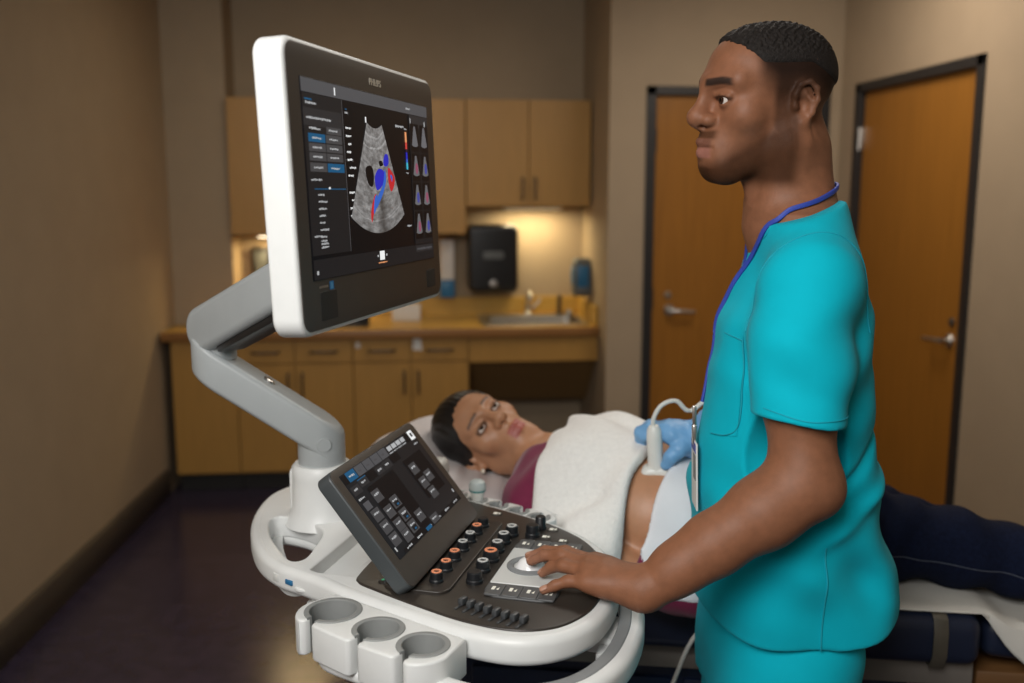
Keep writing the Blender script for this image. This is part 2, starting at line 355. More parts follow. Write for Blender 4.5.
for x, lb in ((-.315, 'tiny pale tag stuck to the left drawer of the cabinet by the sink opening'), (.0, 'white paper tag stuck above the right drawer pull by the sink opening')):
    sz = .012 if x < -.1 else .026
    t = tag(link('paper_tag', plate(np.array([(-sz, -sz*1.2), (sz, -sz*1.3), (sz*.7, sz*1.1), (-sz*.8, sz*1.3)]), 0, .002, .0003), 'paper_white', None, False, xf=Matrix(((1, 0, 0, 0), (0, 0, -1, 0), (0, 1, 0, 0), (0, 0, 0, 1)))), lb, 'paper tag')
    t.location = (x, 5.05, .795)
# ------------------------------------------------------------------ ultrasound machine (own frame: x towards the operator, y to the far side)
MZ = Matrix(((0, 1, 0, 0), (0, 0, 1, 0), (1, 0, 0, 0), (0, 0, 0, 1)))   # plate plane (y,z), thickness along x
um = empty('ultrasound_machine', (-.06, 1.40, 0), R(-20.5))
tag(um, 'white ultrasound cart with dark control panel, touch screen and monitor on a grey jointed arm', 'ultrasound machine')
ZP = 1.03
body_out = catmull([(-.115, -.05), (-.075, -.066), (-.02, -.094), (.05, -.122), (.117, -.148), (.18, -.170), (.25, -.178), (.305, -.157), (.345, -.108), (.362, -.04), (.362, .035), (.347, .10), (.320, .165), (.271, .224), (.208, .270), (.136, .306), (.05, .348), (-.05, .385), (-.15, .412), (-.25, .415), (-.32, .375), (-.348, .30), (-.330, .205), (-.288, .11), (-.225, .02), (-.165, -.03)], 8)
handle_hole = catmull([(-.265, .172), (-.22, .166), (-.175, .142), (-.152, .11), (-.138, .05), (-.132, .004), (-.150, -.008), (-.195, .035), (-.24, .09), (-.27, .145)], 6)
tray_hole = rrect(-.104, -.034, -.040, .30, .014)
def inset(lp, d):
    t = np.roll(lp, -1, 0)-np.roll(lp, 1, 0); t /= np.linalg.norm(t, axis=1)[:, None]; return lp+np.stack([-t[:, 1], t[:, 0]], 1)*d
ins_ = inset(body_out, .014)
link('console_body', join(plate([ins_, handle_hole, tray_hole], ZP-.038, ZP, .003, 3), sweep(np.hstack([ins_, np.full((len(ins_), 1), ZP-.019)]), rrect(-.013, .014, -.022, .0188, .012, 5), closed=True), plate([inset(body_out, .045), handle_hole, tray_hole], ZP-.055, ZP-.036, .008, 3)), 'white_plastic', um, angle=60)
link('tray_floor', plate(rrect(-.125, -.02, -.055, .325, .015), 1.000, 1.006, .002), 'white_plastic', um)
link('usb_port', join(box(-.006, .006, -.002, .002, -.003, .003, .001), box(-.03, -.018, -.0015, .0015, -.005, .005, .002), mats=[0, 1]), ['blue_plastic', 'pad_silver'], um, xf=T(-.134, -.0435, 1.010) @ Matrix.Rotation(R(-24), 4, 'Z') @ Matrix.Scale(1.3, 4))
# control panel
panel_loop = catmull([(-.022, -.03), (-.012, -.062), (.022, -.082), (.107, -.120), (.18, -.147), (.25, -.156), (.299, -.136), (.328, -.096), (.342, -.045), (.343, .03), (.333, .09), (.310, .142), (.273, .196), (.212, .247), (.131, .29), (.045, .330), (-.005, .352), (-.024, .335), (-.026, .25), (-.026, .1)], 8)
cp = link('control_panel', plate(panel_loop, ZP-.008, ZP+.003, .0025), 'panel_brown', um)
ZT = ZP+.003
link('knob_strip', plate(rrect(.03, .132, -.078, .236, .02), ZT-.002, ZT+.004, .002), 'panel_brown', um)
def knob(x, y, r, h, cap, z=ZT):
    b = lathe([(r*1.05, 0), (r*1.05, h*.25), (r*.92, h*.35), (r*.9, h*.92), (r*.78, h), (.0, h)], 20, False)
    k = link('knob', b, 'knob_black', um); k.location = (x, y, z)
    if cap:
        c = lathe([(r*.72, 0), (r*.72, .0012), (r*.42, .0012), (r*.42, 0)], 20, False)
        q = link('knob_ring' if cap != 'dot' else 'knob_mark', c, {'o': 'ring_orange', 'w': 'ring_white', 'dot': 'ring_white'}[cap], k); q.location = (0, 0, h)
for y, c in zip((-.042, .001, .043, .085, .124, .162, .198), 'oooww oo'.replace(' ', '')):
    knob(.104, y, .0105, .016, {'o': 'o', 'w': 'w'}[c] if y < .19 else None, ZT+.003)
for y, r_, c in ((-.022, .0125, None), (.021, .0115, 'w'), (.064, .0135, 'o'), (.103, .0115, 'w'), (.142, .0115, 'w'), (.178, .0115, 'w')): knob(.156+.004*(y > .17), y, r_, .017, c)
knob(.194, .184, .012, .02, None); knob(.199, .222, .010, .022, None)
for i in range(8):
    t = i/7; x, y = .163+.096*t, -.098-.034*t-.003*math.sin(math.pi*t)
    sl = link('slider', join(box(-.0045, .0045, -.009, .006, 0, .011, .003), box(-.002, .002, -.021, -.008, -.0005, .0015, .0005)), 'knob_grey', um, xf=Matrix.Rotation(R(-18), 4, 'Z'))
    sl.location = (x, y, ZT)
# track-ball field
link('key_column', plate(rrect(.178, .286, -.068, .158, .026), ZT-.001, ZT+.003, .002), 'key_grey', um)
tp = link('trackball_plate', plate(rrect(.180, .284, -.024, .115, .002), ZT, ZT+.0045, .0012), 'pad_silver', um)
tr_ = link('trackball_ring', lathe([(.036, 0), (.036, .004), (.030, .0065), (.025, .003)], 40, False), 'grip_grey', tp); tr_.location = (.224, .046, ZT+.003)
bl = link('trackball', lathe([(.024*math.cos(a), .024*math.sin(a)) for a in np.linspace(-.3, math.pi/2, 14)], 32, False), 'ball_white', tp); bl.location = (.224, .046, ZT-.004)
for i in range(5):
    for yy, y0, y1 in ((-.045, -.066, -.027), (.137, .118, .156)):
        x0 = .181+i*.0207+ (.0 if yy < 0 else 0)
        if i > 3: continue
        x0 = .182+i*.026; a = x0; b = x0+.0245
        k = link('key', plate(rrect(a, b, y0+(.012 if (i in (0, 3)) else 0)*(yy < 0)*0, y1, .003), ZT+.001, ZT+.0045, .0012), 'key_grey', um)
        g = random.random()
        ic = join(flat(np.array([(a+.007, yy-.006), (a+.012, yy-.006), (a+.012, yy+.006), (a+.007, yy+.006)])), flat(np.array([(a+.014, yy-.004), (a+.018, yy-.006), (a+.018, yy+.004)])))
        link('key_symbol', ic, 'key_icon', k, False, xf=T(0, 0, ZT+.0048))
for x, y in ((.221, .221), (.217, .184), (.248, .173), (.107, .275)):
    b = link('button', plate(rrect(x-.010, x+.010, y-.009, y+.009, .004), ZT-.001, ZT+.001, .0006), 'panel_brown', um)
    link('button_symbol', join(flat([(x-.006, y-.005), (x+.001, y-.005), (x+.001, y+.005), (x-.006, y+.005)]), flat([(x+.002, y-.002), (x+.006, y-.004), (x+.006, y+.004), (x+.002, y+.003)])), 'key_icon', b, False, xf=T(0, 0, ZT+.0013))
for x, y, m_ in ((.025, -.055, 'led_green'), (.062, -.082, 'key_icon')):
    b = link('power_button', lathe([(.007, 0), (.007, .002), (.0055, .003), (0, .003)], 18, False), 'panel_brown', um); b.location = (x, y, ZT)
    link('button_symbol', join(flat(circle(0, 0, .0025, 12)), flat([(-.0006, 0), (.0006, 0), (.0006, .005), (-.0006, .005)])), m_, b, False, xf=T(0, 0, .0033))
# probe holders, near side
e = np.array((.945, -.325)); pdir = np.array((-.40, -.916))
def holder(name, centres, radii, e, p, back, front, slots=True, zt=1.024, zb=.972):
    e = np.array(e); p = np.array(p); n = np.array((e[1], -e[0])) if np.dot((e[1], -e[0]), p) > 0 else np.array((-e[1], e[0]))
    c0, c1 = np.array(centres[0]), np.array(centres[-1]); out = []
    def arc(c, r, d0, d1, k=8): return [c+r*(math.cos(a)*e_+math.sin(a)*n) for a in np.linspace(d0, d1, k)]
    e_ = e/np.linalg.norm(e)
    if n @ p < 0: n = -n
    R0, R1 = radii[0]+.013, radii[-1]+.013
    out += [c0-e_*R0*.8-n*back]
    out += arc(c0+n*(front-R0*.9), R0, math.pi, math.pi*.62, 7) if front > R0*.9 else arc(c0, R0, math.pi, math.pi*.62, 7)
    for c, r in zip(centres, radii):
        c = np.array(c); hw = .0072; pa = math.atan2(p[1], p[0]); q = p/np.linalg.norm(p); s = np.array((-q[1], q[0]))
        if s @ e < 0: s = -s
        d0 = math.asin(hw/r); fd = front/(n @ q); cr = q[0]*s[1]-q[1]*s[0]
        for t_, u_ in ((0, .007), (.0018, .0022), (.006, 0)): out.append(c+q*(fd-t_)-s*(hw+u_))
        for k in range(33):
            a = pa-(1 if cr > 0 else -1)*(d0+(2*math.pi-2*d0)*k/32); out.append(c+r*np.array((math.cos(a), math.sin(a))))
        for t_, u_ in ((.006, 0), (.0018, .0022), (0, .007)): out.append(c+q*(fd-t_)+s*(hw+u_))
    out += arc(c1+n*(front-R1*.9), R1, math.pi*.38, 0, 7) if front > R1*.9 else arc(c1, R1, math.pi*.38, 0, 7)
    out += [c1+e_*R1*.8-n*back]
    h = link(name, plate(np.array(out), zb, zt, .0035, 3), 'white_plastic', um, angle=50)
    for c, r in zip(centres, radii):
        pa = math.atan2(p[1], p[0]); ring = []
        for rr, rev in ((r+.004, False), (r-.004, True)):
            d0 = math.asin(.0075/rr); A = [pa+d0+(2*math.pi-2*d0)*k/36 for k in range(37)]
            if rev: A = A[::-1]
            ring += [np.array(c)+rr*np.array((math.cos(a), math.sin(a))) for a in A]
        link('cup_liner', plate(np.array(ring), zb+.002, zt+.002, .0015), 'cup_grey', h)
    return h
hd = holder('probe_holder', [(-.012, -.146), (.071, -.183), (.144, -.210)], [.0365, .032, .0315], e, pdir, .045, .048)
link('holder_base', plate(catmull([(-.01, -.19), (.08, -.222), (.16, -.248), (.19, -.235), (.16, -.19), (.05, -.15), (-.02, -.15)], 6), .956, .974, .007, 3), 'white_plastic', hd)
fh = holder('probe_holder', [(-.01, .402), (.036, .382), (.082, .362), (.128, .341), (.173, .318)], [.0185]*5, (.915, -.40), (.40, .915), .028, .030, zt=1.018)
# hand rail round the front
rail = catmull([(.16, -.232), (.215, -.247), (.27, -.247), (.32, -.226), (.357, -.185), (.380, -.125), (.388, -.06), (.386, .0), (.374, .07), (.350, .14), (.312, .21), (.262, .275), (.20, .325), (.13, .365)], 8, False)
rz = np.full((len(rail), 1), .978)
rr = link('hand_rail', sweep(np.hstack([rail, rz]), rrect(-.018, .018, -.022, .018, .012, 4)), 'white_plastic', um)
nrm = np.gradient(rail, axis=0); nrm /= np.linalg.norm(nrm, axis=1)[:, None]; inn = rail+np.stack([-nrm[:, 1], nrm[:, 0]], 1)*.0095
for a, b in ((14, 62), (66, 92)):
    link('grip_strip', sweep(np.hstack([inn[a:b], rz[a:b]+.0145]), rrect(-.0095, .0095, -.006, .005, .0035, 3)), 'grip_grey', rr)
link('rail_bracket', join(box(.325, .385, -.045, .035, .955, .980, .006), box(.345, .372, -.075, -.043, .958, .972, .004)), 'white_plastic', um)
# column, arm
PX, PY = -.200, .212
link('column', join(lathe([(.068, 1.015), (.062, 1.03), (.0545, 1.045), (.053, 1.10), (.053, 1.118), (.048, 1.124), (.0, 1.124)], 40, False), box(-.054, .0, -.03, .03, 1.02, 1.118, .012)), 'white_plastic', um, xf=T(PX, PY, 0), angle=45)
def beam(p, q, wd, th, slope0=None, ext=0, bev=.012):
    p = np.array(p); q = np.array(q); d = q[:2]-p[:2]; L = np.linalg.norm(d); sl = (q[2]-p[2])/L
    lp = []
    for i in range(15): a = R(90+180*i/14); lp.append((wd/2*math.cos(a), wd/2*math.sin(a)))
    for i in range(15): a = R(-90+180*i/14); lp.append((L+wd/2*math.cos(a), wd/2*math.sin(a)))
    me = plate(np.array(lp), -th/2, th/2, bev, 4)
    return me, Matrix.Translation(tuple(p)) @ Matrix.Rotation(math.atan2(d[1], d[0]), 4, 'Z') @ Matrix(((1, 0, 0, 0), (0, 1, 0, 0), (sl, 0, 1, 0), (0, 0, 0, 1)))
J = (-.362, .150)
me, xf = beam((PX, PY, 1.178), (*J, 1.297), .084, .072); me.transform(xf)
post = lathe([(.041, 1.118), (.041, 1.18), (.030, 1.19)], 36); post.transform(T(PX, PY, 0))
la = link('lower_arm', join(me, post), 'arm_grey', um, angle=40)
btn = lathe([(.0085, 0), (.0085, .004), (.006, .006), (0, .006)], 18, False)
bt = link('release_button', btn, 'satin_steel', la, xf=xf @ T(.085, .004, .036))
link('arm_badge', lathe([(.013, 0), (.012, .003), (0, .003)], 20, False), 'arm_grey', la, xf=T(PX+.022, PY-.034, 1.165) @ Matrix.Rotation(R(-57), 4, 'Z') @ Matrix.Rotation(R(90), 4, 'Y'))
jp = lathe([(.034, 1.315), (.034, 1.350)], 28); jp.transform(T(*J, 0))
A0 = np.array((*J, 1.368)); A1 = np.array((-.075, .0, 1.497)); dv = A1-A0; Ln = float(np.linalg.norm(dv)); dv /= Ln; sd_ = np.cross(dv, (0, 0, 1)); sd_ /= np.linalg.norm(sd_); uv = np.cross(sd_, dv)
AX = Matrix(((dv[0], uv[0], sd_[0], A0[0]), (dv[1], uv[1], sd_[1], A0[1]), (dv[2], uv[2], sd_[2], A0[2]), (0, 0, 0, 1)))
cap_ = [(.040*math.cos(R(90+180*i/16)), .040*math.sin(R(90+180*i/16))) for i in range(17)]+[(Ln+.036*math.cos(R(-90+180*i/16)), .036*math.sin(R(-90+180*i/16))) for i in range(17)]
me = plate(np.array(cap_), -.038, .038, .014, 5); me.transform(AX)
ua = link('upper_arm', join(me, jp), 'arm_grey', um, angle=40)
link('cable_channel', box(.03, Ln-.02, -.050, -.034, -.026, .026, .004), 'black_plastic', ua, xf=AX)
# monitor
WM, HM = .522, .362
tl = R(2.4); MX = Matrix(((0, -math.sin(tl), math.cos(tl), .003), (1, 0, 0, .008), (0, math.cos(tl), math.sin(tl), 1.603), (0, 0, 0, 1)))
mo = link('monitor', plate(rrect(-WM/2, WM/2, -HM/2, HM/2, .025, 10), -.040, .0, .006, 4), 'white_plastic', um, xf=MX)
link('back_cover', join(plate(rrect(-.19, .19, -.12, .12, .05, 8), -.062, -.036, .02, 4), plate(rrect(-.06, .06, -.06, .06, .02), -.095, -.055, .01)), 'arm_grey', mo, xf=MX)
bz = link('bezel', plate(rrect(-WM/2+.006, WM/2-.006, -HM/2+.006, HM/2-.006, .020, 10), -.002, .0012, .0008), 'bezel_brown', mo, xf=MX)
for x0, x1, y0, y1 in ((-.208, -.160, -.165, -.128), (.186, .226, -.160, -.131)):
    link('speaker_grille', plate(rrect(x0, x1, y0, y1, .002), .0008, .0017, .0003), 'speaker_mesh', mo, xf=MX)
link('sensor_dot', flat(circle(-.2, .148, .0016, 10), .0014), 'black_plastic', mo, False, xf=MX)
def text(s, size, align='CENTER', ext=.0003):
    cu = bpy.data.curves.new('t', 'FONT'); cu.body = s; cu.size = size; cu.align_x = align; cu.align_y = 'CENTER'; cu.extrude = ext; cu.offset = size*.012
    ob = bpy.data.objects.new('t', cu); COL.objects.link(ob); dg = bpy.context.evaluated_depsgraph_get(); dg.update()
    me = bpy.data.meshes.new_from_object(ob.evaluated_get(dg)); bpy.data.objects.remove(ob); bpy.data.curves.remove(cu); return me
link('maker_wordmark', text('PHILIPS', .0135), 'logo_pale', mo, False, xf=MX @ T(.012, .1515, .0015))
link('model_wordmark', join(*[box(-.208+i*.0052, -.2045+i*.0052, -.1235, -.1205, .0012, .0016, 0) for i in range(5)]), 'logo_grey', mo, False, xf=MX)
link('energy_sticker', join(flat(rrect(-.180, -.167, -.1275, -.1165, .001), .0016), flat(rrect(-.177, -.170, -.1262, -.1182, .001), .0018), mats=[0, 1]), ['sticker_blue', 'sticker_pale'], mo, False, xf=MX)
SX, SY = .224, .136
sc = link('screen', plate(rrect(-SX, SX, -.113, SY, .002), .0008, .0018, .0003), 'scr_black', mo, xf=MX)
Z = [.0022]
def panelpart(name, rects, parent, mx):
    """rects: (x0, x1, y0, y1, material) flat areas of one picture on a display"""
    mats = []; mes = []; idx = []
    for k, (x0, x1, y0, y1, m_) in enumerate(rects):
        if m_ not in mats: mats.append(m_)
        mes.append(flat([(x0, y0), (x1, y0), (x1, y1), (x0, y1)], Z[0]+.00006*k/len(rects)*3)); idx.append(mats.index(m_))
    return link(name, join(*mes, mats=idx), mats, parent, False, xf=mx)
rnd = random.Random(7)
def words(x, y, w, h, m_, n=None):
    out = []; X = x
    while X < x+w:
        l = min(rnd.uniform(.35, 1.0)*h*1.6, x+w-X); out.append((X, X+l*.8, y+rnd.uniform(0, .25)*h, y+h*rnd.uniform(.6, .85), m_)); X += l
    return out
panelpart('title_bar', [(-SX+.001, SX-.001, .118, .135, 'scr_bar'), (-.13, -.1265, .121, .131, 'scr_white'), *words(.128, .124, .018, .004, 'scr_text')], mo, MX)
mrect = [(-.222, -.109, -.082, .117, 'scr_dark'), (-.109, -.1075, -.082, .117, 'scr_bar'), (-.222, -.112, .078, .0995, 'scr_panel')]
Z[0] = .0022
mrect += words(-.214, .104, .03, .004, 'scr_text')+[(-.216, -.196, .109, .111, 'scr_blue')]+words(-.214, .086, .07, .004, 'scr_text')+words(-.208, .074, .02, .0035, 'scr_text')
mrect += [(-.160, -.115, .070, .079, 'scr_key'), (-.212, -.165, .0585, .069, 'scr_blue'), (-.163, -.115, .0585, .069, 'scr_key'), (-.212, -.165, .047, .057, 'scr_key'), (-.163, -.115, .047, .057, 'scr_key'), (-.212, -.165, .0355, .0455, 'scr_key'), (-.163, -.115, .0355, .0455, 'scr_key'), (-.212, -.165, .022, .033, 'scr_key'), (-.163, -.113, .022, .033, 'scr_blue')]
for y in (.0735, .062, .0505, .039, .0255):
    for x in (-.202, -.153): mrect += words(x, y, .026, .0035, 'scr_text')
mrect += words(-.212, .0105, .03, .0035, 'scr_text')+[(-.205, -.112, .000, .0012, 'scr_blue'), (-.164, -.159, .0005, .003, 'scr_white')]
for k in range(8): mrect += words(-.196, -.008-.0088*k, rnd.uniform(.015, .026), .0035, 'scr_text')
mrect += words(-.214, -.0475-.012, .022, .003, 'scr_text')
for k in range(2): mrect += words(-.196, -.066-.008*k, rnd.uniform(.018, .026), .0035, 'scr_text')
panelpart('menu_panel', mrect, mo, MX)
vr = []
for k in range(11): vr += words(-.101+.006*(k % 3 == 2), .080-.0105*k-.012*(k > 6), rnd.uniform(.008, .022), .0042, 'scr_pale')
vr += [(-.100, -.094, .1055, .107, 'scr_blue')]+words(-.101, .0995, .01, .004, 'scr_text')+[(-.034, -.030, .093, .101, 'scr_white')]+words(.080, .094, .035, .005, 'scr_text')+words(.108, -.057, .018, .004, 'scr_text')
panelpart('readout_text', vr, mo, MX)
# the sector picture: curved array fan
def fan(ax, ay, r0, r1, a0, a1, n=40):
    o = [(ax+r0*math.sin(R(a0+(a1-a0)*i/n)), ay-r0*math.cos(R(a0+(a1-a0)*i/n))) for i in range(n+1)]
    i_ = [(ax+r1*math.sin(R(a1+(a0-a1)*i/n)), ay-r1*math.cos(R(a1+(a0-a1)*i/n))) for i in range(n+1)]
    return np.array(o+i_)
Z[0] = .0024
FX, FY = -.002, .144
def echo_mat():
    m = bpy.data.materials.new('echo_picture'); m.use_nodes = True; nt = m.node_tree; N = nt.nodes; L = nt.links; b = N['Principled BSDF']
    tc = N.new('ShaderNodeTexCoord'); sep = N.new('ShaderNodeSeparateXYZ'); L.new(tc.outputs['Object'], sep.inputs[0])
    def math_(op, a, b_=None, c=None):
        n = N.new('ShaderNodeMath'); n.operation = op
        for i, q in enumerate((a, b_, c)):
            if q is None: continue
            if isinstance(q, (int, float)): n.inputs[i].default_value = q
            else: L.new(q, n.inputs[i])
        return n.outputs[0]
    yy = math_('SUBTRACT', sep.outputs['Y'], FX+.002); zz = math_('SUBTRACT', sep.outputs['Z'], 1.602+FY)
    rad = math_('SQRT', math_('ADD', math_('MULTIPLY', yy, yy), math_('MULTIPLY', zz, zz))); ang = math_('ARCTAN2', yy, math_('MULTIPLY', zz, -1))
    cb = N.new('ShaderNodeCombineXYZ'); L.new(math_('MULTIPLY', ang, .6), cb.inputs[0]); L.new(math_('MULTIPLY', rad, 9), cb.inputs[1])
    def noise(scale, detail=5, rough=.6):
        n = N.new('ShaderNodeTexNoise'); n.inputs['Scale'].default_value = scale; n.inputs['Detail'].default_value = detail; n.inputs['Roughness'].default_value = rough; L.new(cb.outputs[0], n.inputs['Vector']); return n.outputs['Fac']
    sp_ = noise(60, 3); big = noise(6, 3, .5); mid = noise(16, 4)
    v = math_('MULTIPLY', math_('ADD', math_('MULTIPLY', sp_, .55), math_('MULTIPLY', big, .9)), mid)
    # bright arcs
    for r_, wd, g in ((.070, .0022, .20), (.085, .002, .24), (.112, .002, .10), (.187, .0016, .18), (.076, .006, .08)):
        rr_ = math_('ADD', rad, math_('MULTIPLY', math_('SUBTRACT', big, .5), .012))
        d = math_('DIVIDE', math_('ABSOLUTE', math_('SUBTRACT', rr_, r_)), wd)
        v = math_('ADD', v, math_('MULTIPLY', math_('MAXIMUM', math_('SUBTRACT', 1, d), 0), g))
    # darker stripe on the right
    d = math_('DIVIDE', math_('ABSOLUTE', math_('SUBTRACT', ang, .10)), .12)
    far = math_('GREATER_THAN', rad, .145)
    v = math_('MULTIPLY', v, math_('SUBTRACT', 1, math_('MULTIPLY', far, math_('MULTIPLY', math_('MAXIMUM', math_('SUBTRACT', 1, d), 0), .6))))
    v = math_('MULTIPLY', math_('POWER', math_('MAXIMUM', v, 0), 1.35), 1.1)
    cc = N.new('ShaderNodeCombineColor'); [L.new(v, cc.inputs[i]) for i in range(3)]
    b.inputs['Base Color'].default_value = (.01, .01, .01, 1); b.inputs['Roughness'].default_value = .35; L.new(cc.outputs[0], b.inputs['Emission Color']); b.inputs['Emission Strength'].default_value = .62
    return m
M['echo_picture'] = echo_mat()
us = link('ultrasound_picture', flat(fan(FX, FY, .057, .206, -28.5, 28.5), .0024), 'echo_picture', mo, False, xf=MX)
def blob(pts, m_, z): return flat(catmull(pts, 6), z), m_
bl_ = [blob([(-.044, .028), (-.030, .034), (-.018, .030), (-.016, .014), (-.024, .004), (-.038, .010)], 'scr_black', .0026), blob([(.006, .040), (.016, .042), (.022, .036), (.010, .034)], 'scr_black', .0026),
       blob([(.024, .044), (.032, .052), (.042, .050), (.042, .038), (.032, .034), (.024, .036)], 'dop_blue', .0027), blob([(-.012, .018), (.004, .030), (.024, .026), (.022, .014), (.010, .004), (-.008, .000)], 'dop_blue', .0027),
       blob([(.026, .030), (.030, .016), (.018, -.002), (.002, -.016), (-.012, -.026), (-.008, -.012), (.010, .002), (.020, .014)], 'dop_light', .0028), blob([(.040, .032), (.052, .028), (.064, .018), (.058, .004), (.046, -.002), (.038, .014)], 'dop_red', .0027),
       blob([(-.026, -.018), (-.014, -.006), (-.010, -.016), (-.022, -.030), (-.032, -.046), (-.034, -.034)], 'dop_red', .0029), blob([(-.018, -.012), (-.008, -.008), (-.010, -.022), (-.024, -.034)], 'dop_light', .00295),
       blob([(.046, .022), (.054, .020), (.052, .012)], 'dop_light', .0029)]
mats_ = list(dict.fromkeys(m_ for _, m_ in bl_))
link('flow_colours', join(*[a for a, _ in bl_], mats=[mats_.index(b) for _, b in bl_]), mats_, mo, False, xf=MX)
bar = [(.117, .124, .089-.0052*k-.0052, .089-.0052*k, c) for k, c in enumerate(['bar_o', 'bar_o', 'bar_o', 'bar_r', 'bar_r', 'bar_k', 'dop_blue', 'dop_blue', 'dop_light', 'bar_c', 'bar_c'])]
panelpart('colour_scale', bar+words(.115, .092, .01, .003, 'scr_text')+words(.115, .025, .01, .003, 'scr_text'), mo, MX)
panelpart('thumbnail_panel', [(.138, .222, -.086, .117, 'scr_dark'), (.138, .222, .098, .117, 'scr_panel'), (.142, .145, .100, .112, 'scr_text'), (.206, .210, .102, .110, 'scr_text')], mo, MX)
tm = []; tmm = []
for i in range(2):
    for j in range(4):
        x, y = .160+.042*i, .104-.046*j
        tm.append(flat([(x-.018, y-.044), (x+.018, y-.044), (x+.018, y), (x-.018, y)], .0025)); tmm.append(0)
        tm.append(flat(fan(x, y+.006, .010, .042, -19, 19, 10), .0026)); tmm.append(1)
        if j: tm.append(flat(circle(x+.002, y-.024, .006, 10, .009), .0027)); tmm.append(2+(j+i) % 2)
link('thumbnails', join(*tm, mats=tmm), ['scr_black', 'scr_thumb', 'dop_dim', 'dop_dimred'], mo, False, xf=MX)
Z[0] = .0024
panelpart('task_bar', [(-.222, .222, -.112, -.087, 'scr_dark'), (-.010, .008, -.101, -.088, 'scr_white'), (-.019, -.014, -.096, -.093, 'scr_text'), (.013, .018, -.096, -.093, 'scr_text'), (.140, .218, -.0985, -.0885, 'scr_panel'), (-.214, -.209, -.106, -.101, 'scr_text')]+words(-.016, -.106, .032, .003, 'bar_o')+words(.145, -.096, .07, .005, 'scr_bar'), mo, MX)
# touch screen
ta = R(38.3); TX = Matrix(((0, -math.sin(ta), math.cos(ta), .0187), (1, 0, 0, .070), (0, math.cos(ta), math.sin(ta), 1.128), (0, 0, 0, 1)))
ts = link('touch_screen', plate(rrect(-.165, .165, -.108, .096, .014, 6), -.026, .0, .004, 3), 'slate', um, xf=TX)
link('touch_bezel', plate(rrect(-.1635, .1635, -.107, .0945, .013, 6), -.001, .0008, .0006), 'bezel_brown', ts, xf=TX)
link('touch_foot', pydata([(.055, -.07, 1.03), (.055, .21, 1.03), (.025, .20, 1.03), (.025, -.06, 1.03), (.065, -.07, 1.06), (.065, .21, 1.06), (.045, .20, 1.065), (.045, -.06, 1.065)], [(3, 2, 1, 0), (4, 5, 6, 7), (0, 1, 5, 4), (1, 2, 6, 5), (2, 3, 7, 6), (3, 0, 4, 7)]), 'slate', ts, False)
td_ = link('touch_display', plate(rrect(-.144, .144, -.0655, .0835, .002), .0004, .0014, .0003), 'scr_dark', ts, xf=TX)
Z[0] = .0018
tb = [(-.143, -.118, .067, .083, 'scr_blue'), (-.143, -.134, .067, .077, 'scr_white')]
tb = [(-.143, -.128, .0665, .080, 'scr_black'), (-.128, -.098, .0665, .0825, 'scr_blue')]+words(-.122, .072, .018, .006, 'scr_text')
for k in range(4): tb += [(-.096+.030*k, -.068+.030*k, .0665, .0825, 'scr_bar')]+words(-.089+.030*k, .072, .010, .004, 'scr_key')
for k in range(4): tb += [(.028+.019*k, .044+.019*k, .072, .080, 'scr_text')]+words(.026+.019*k, .067, .016, .003, 'scr_text')
tb += [(.104, .124, .066, .083, 'scr_black'), (.122, .141, .0655, .0825, 'scr_white'), (.128, .136, .071, .078, 'scr_dark')]
panelpart('icon_row', tb, ts, TX)
tm = [(-.143, -.045, .0505, .0655, 'scr_black'), (-.105, -.073, .064, .0655, 'scr_blue')]
tm = [(-.140, -.112, .0455, .060, 'scr_panel'), (-.110, -.080, .0505, .0625, 'scr_panel'), (-.11, -.08, .0625, .064, 'scr_blue'), (-.078, -.048, .0505, .0655, 'scr_black'), (-.046, -.018, .0505, .0625, 'scr_panel'), (-.016, .014, .0505, .064, 'scr_panel'), (.016, .05, .052, .0655, 'scr_black')]
for x, y, w_ in ((-.133, .052, .012), (-.103, .055, .015), (-.040, .055, .015), (-.010, .056, .015), (.120, .056, .015), (-.139, .036, .02)): tm += words(x, y, w_, .0045, 'scr_text')
tm += [(-.137, -.117, .018, .031, 'scr_bar'), (-.100, .002, -.058, .046, 'scr_black'), (.045, .125, -.028, .046, 'scr_black')]
panelpart('menu_tabs', tm, ts, TX)
keys = [(-.100, .018), (-.134, -.004), (-.134, -.026), (-.134, -.048), (-.098, -.012), (-.098, -.036), (-.098, -.056), (-.066, -.006), (-.066, -.030), (-.066, -.052), (-.028, -.047), (.052, .016), (.052, -.012), (.082, -.008), (.058, -.034)]
Z[0] = .0021
for i, (x, y) in enumerate(keys):
    kk = [(x, x+.0265, y, y+.0195, 'scr_key')]
    if i in (7, 8, 9): kk += [(x+.006, x+.022, y+.002, y+.010, 'scr_dark'), (x+.012, x+.019, y+.003, y+.006, 'scr_blue')]
    kk += words(x+.005, y+.0105, .017, .0045, 'scr_text')
    panelpart('soft_key', kk, ts, TX)
Z[0] = .0019
fb = [(-.142, .142, -.0645, -.0605, 'scr_black')]
tbot = [(-.120, .142, -.065, -.0585+.001, 'scr_black')]
for k in range(6): tbot += words(-.108+.043*k, -.0625, .02, .004, 'scr_text')
tbot += [(-.026, -.004, -.0645, -.0585, 'scr_blue'), (.005, .035, -.064, -.05, 'scr_key')]+words(.010, -.058, .018, .004, 'scr_text')+[(-.139, -.135, -.054, -.047, 'scr_text'), (.132, .136, -.048, -.042, 'scr_text')]
panelpart('shortcut_row', tbot, ts, TX)
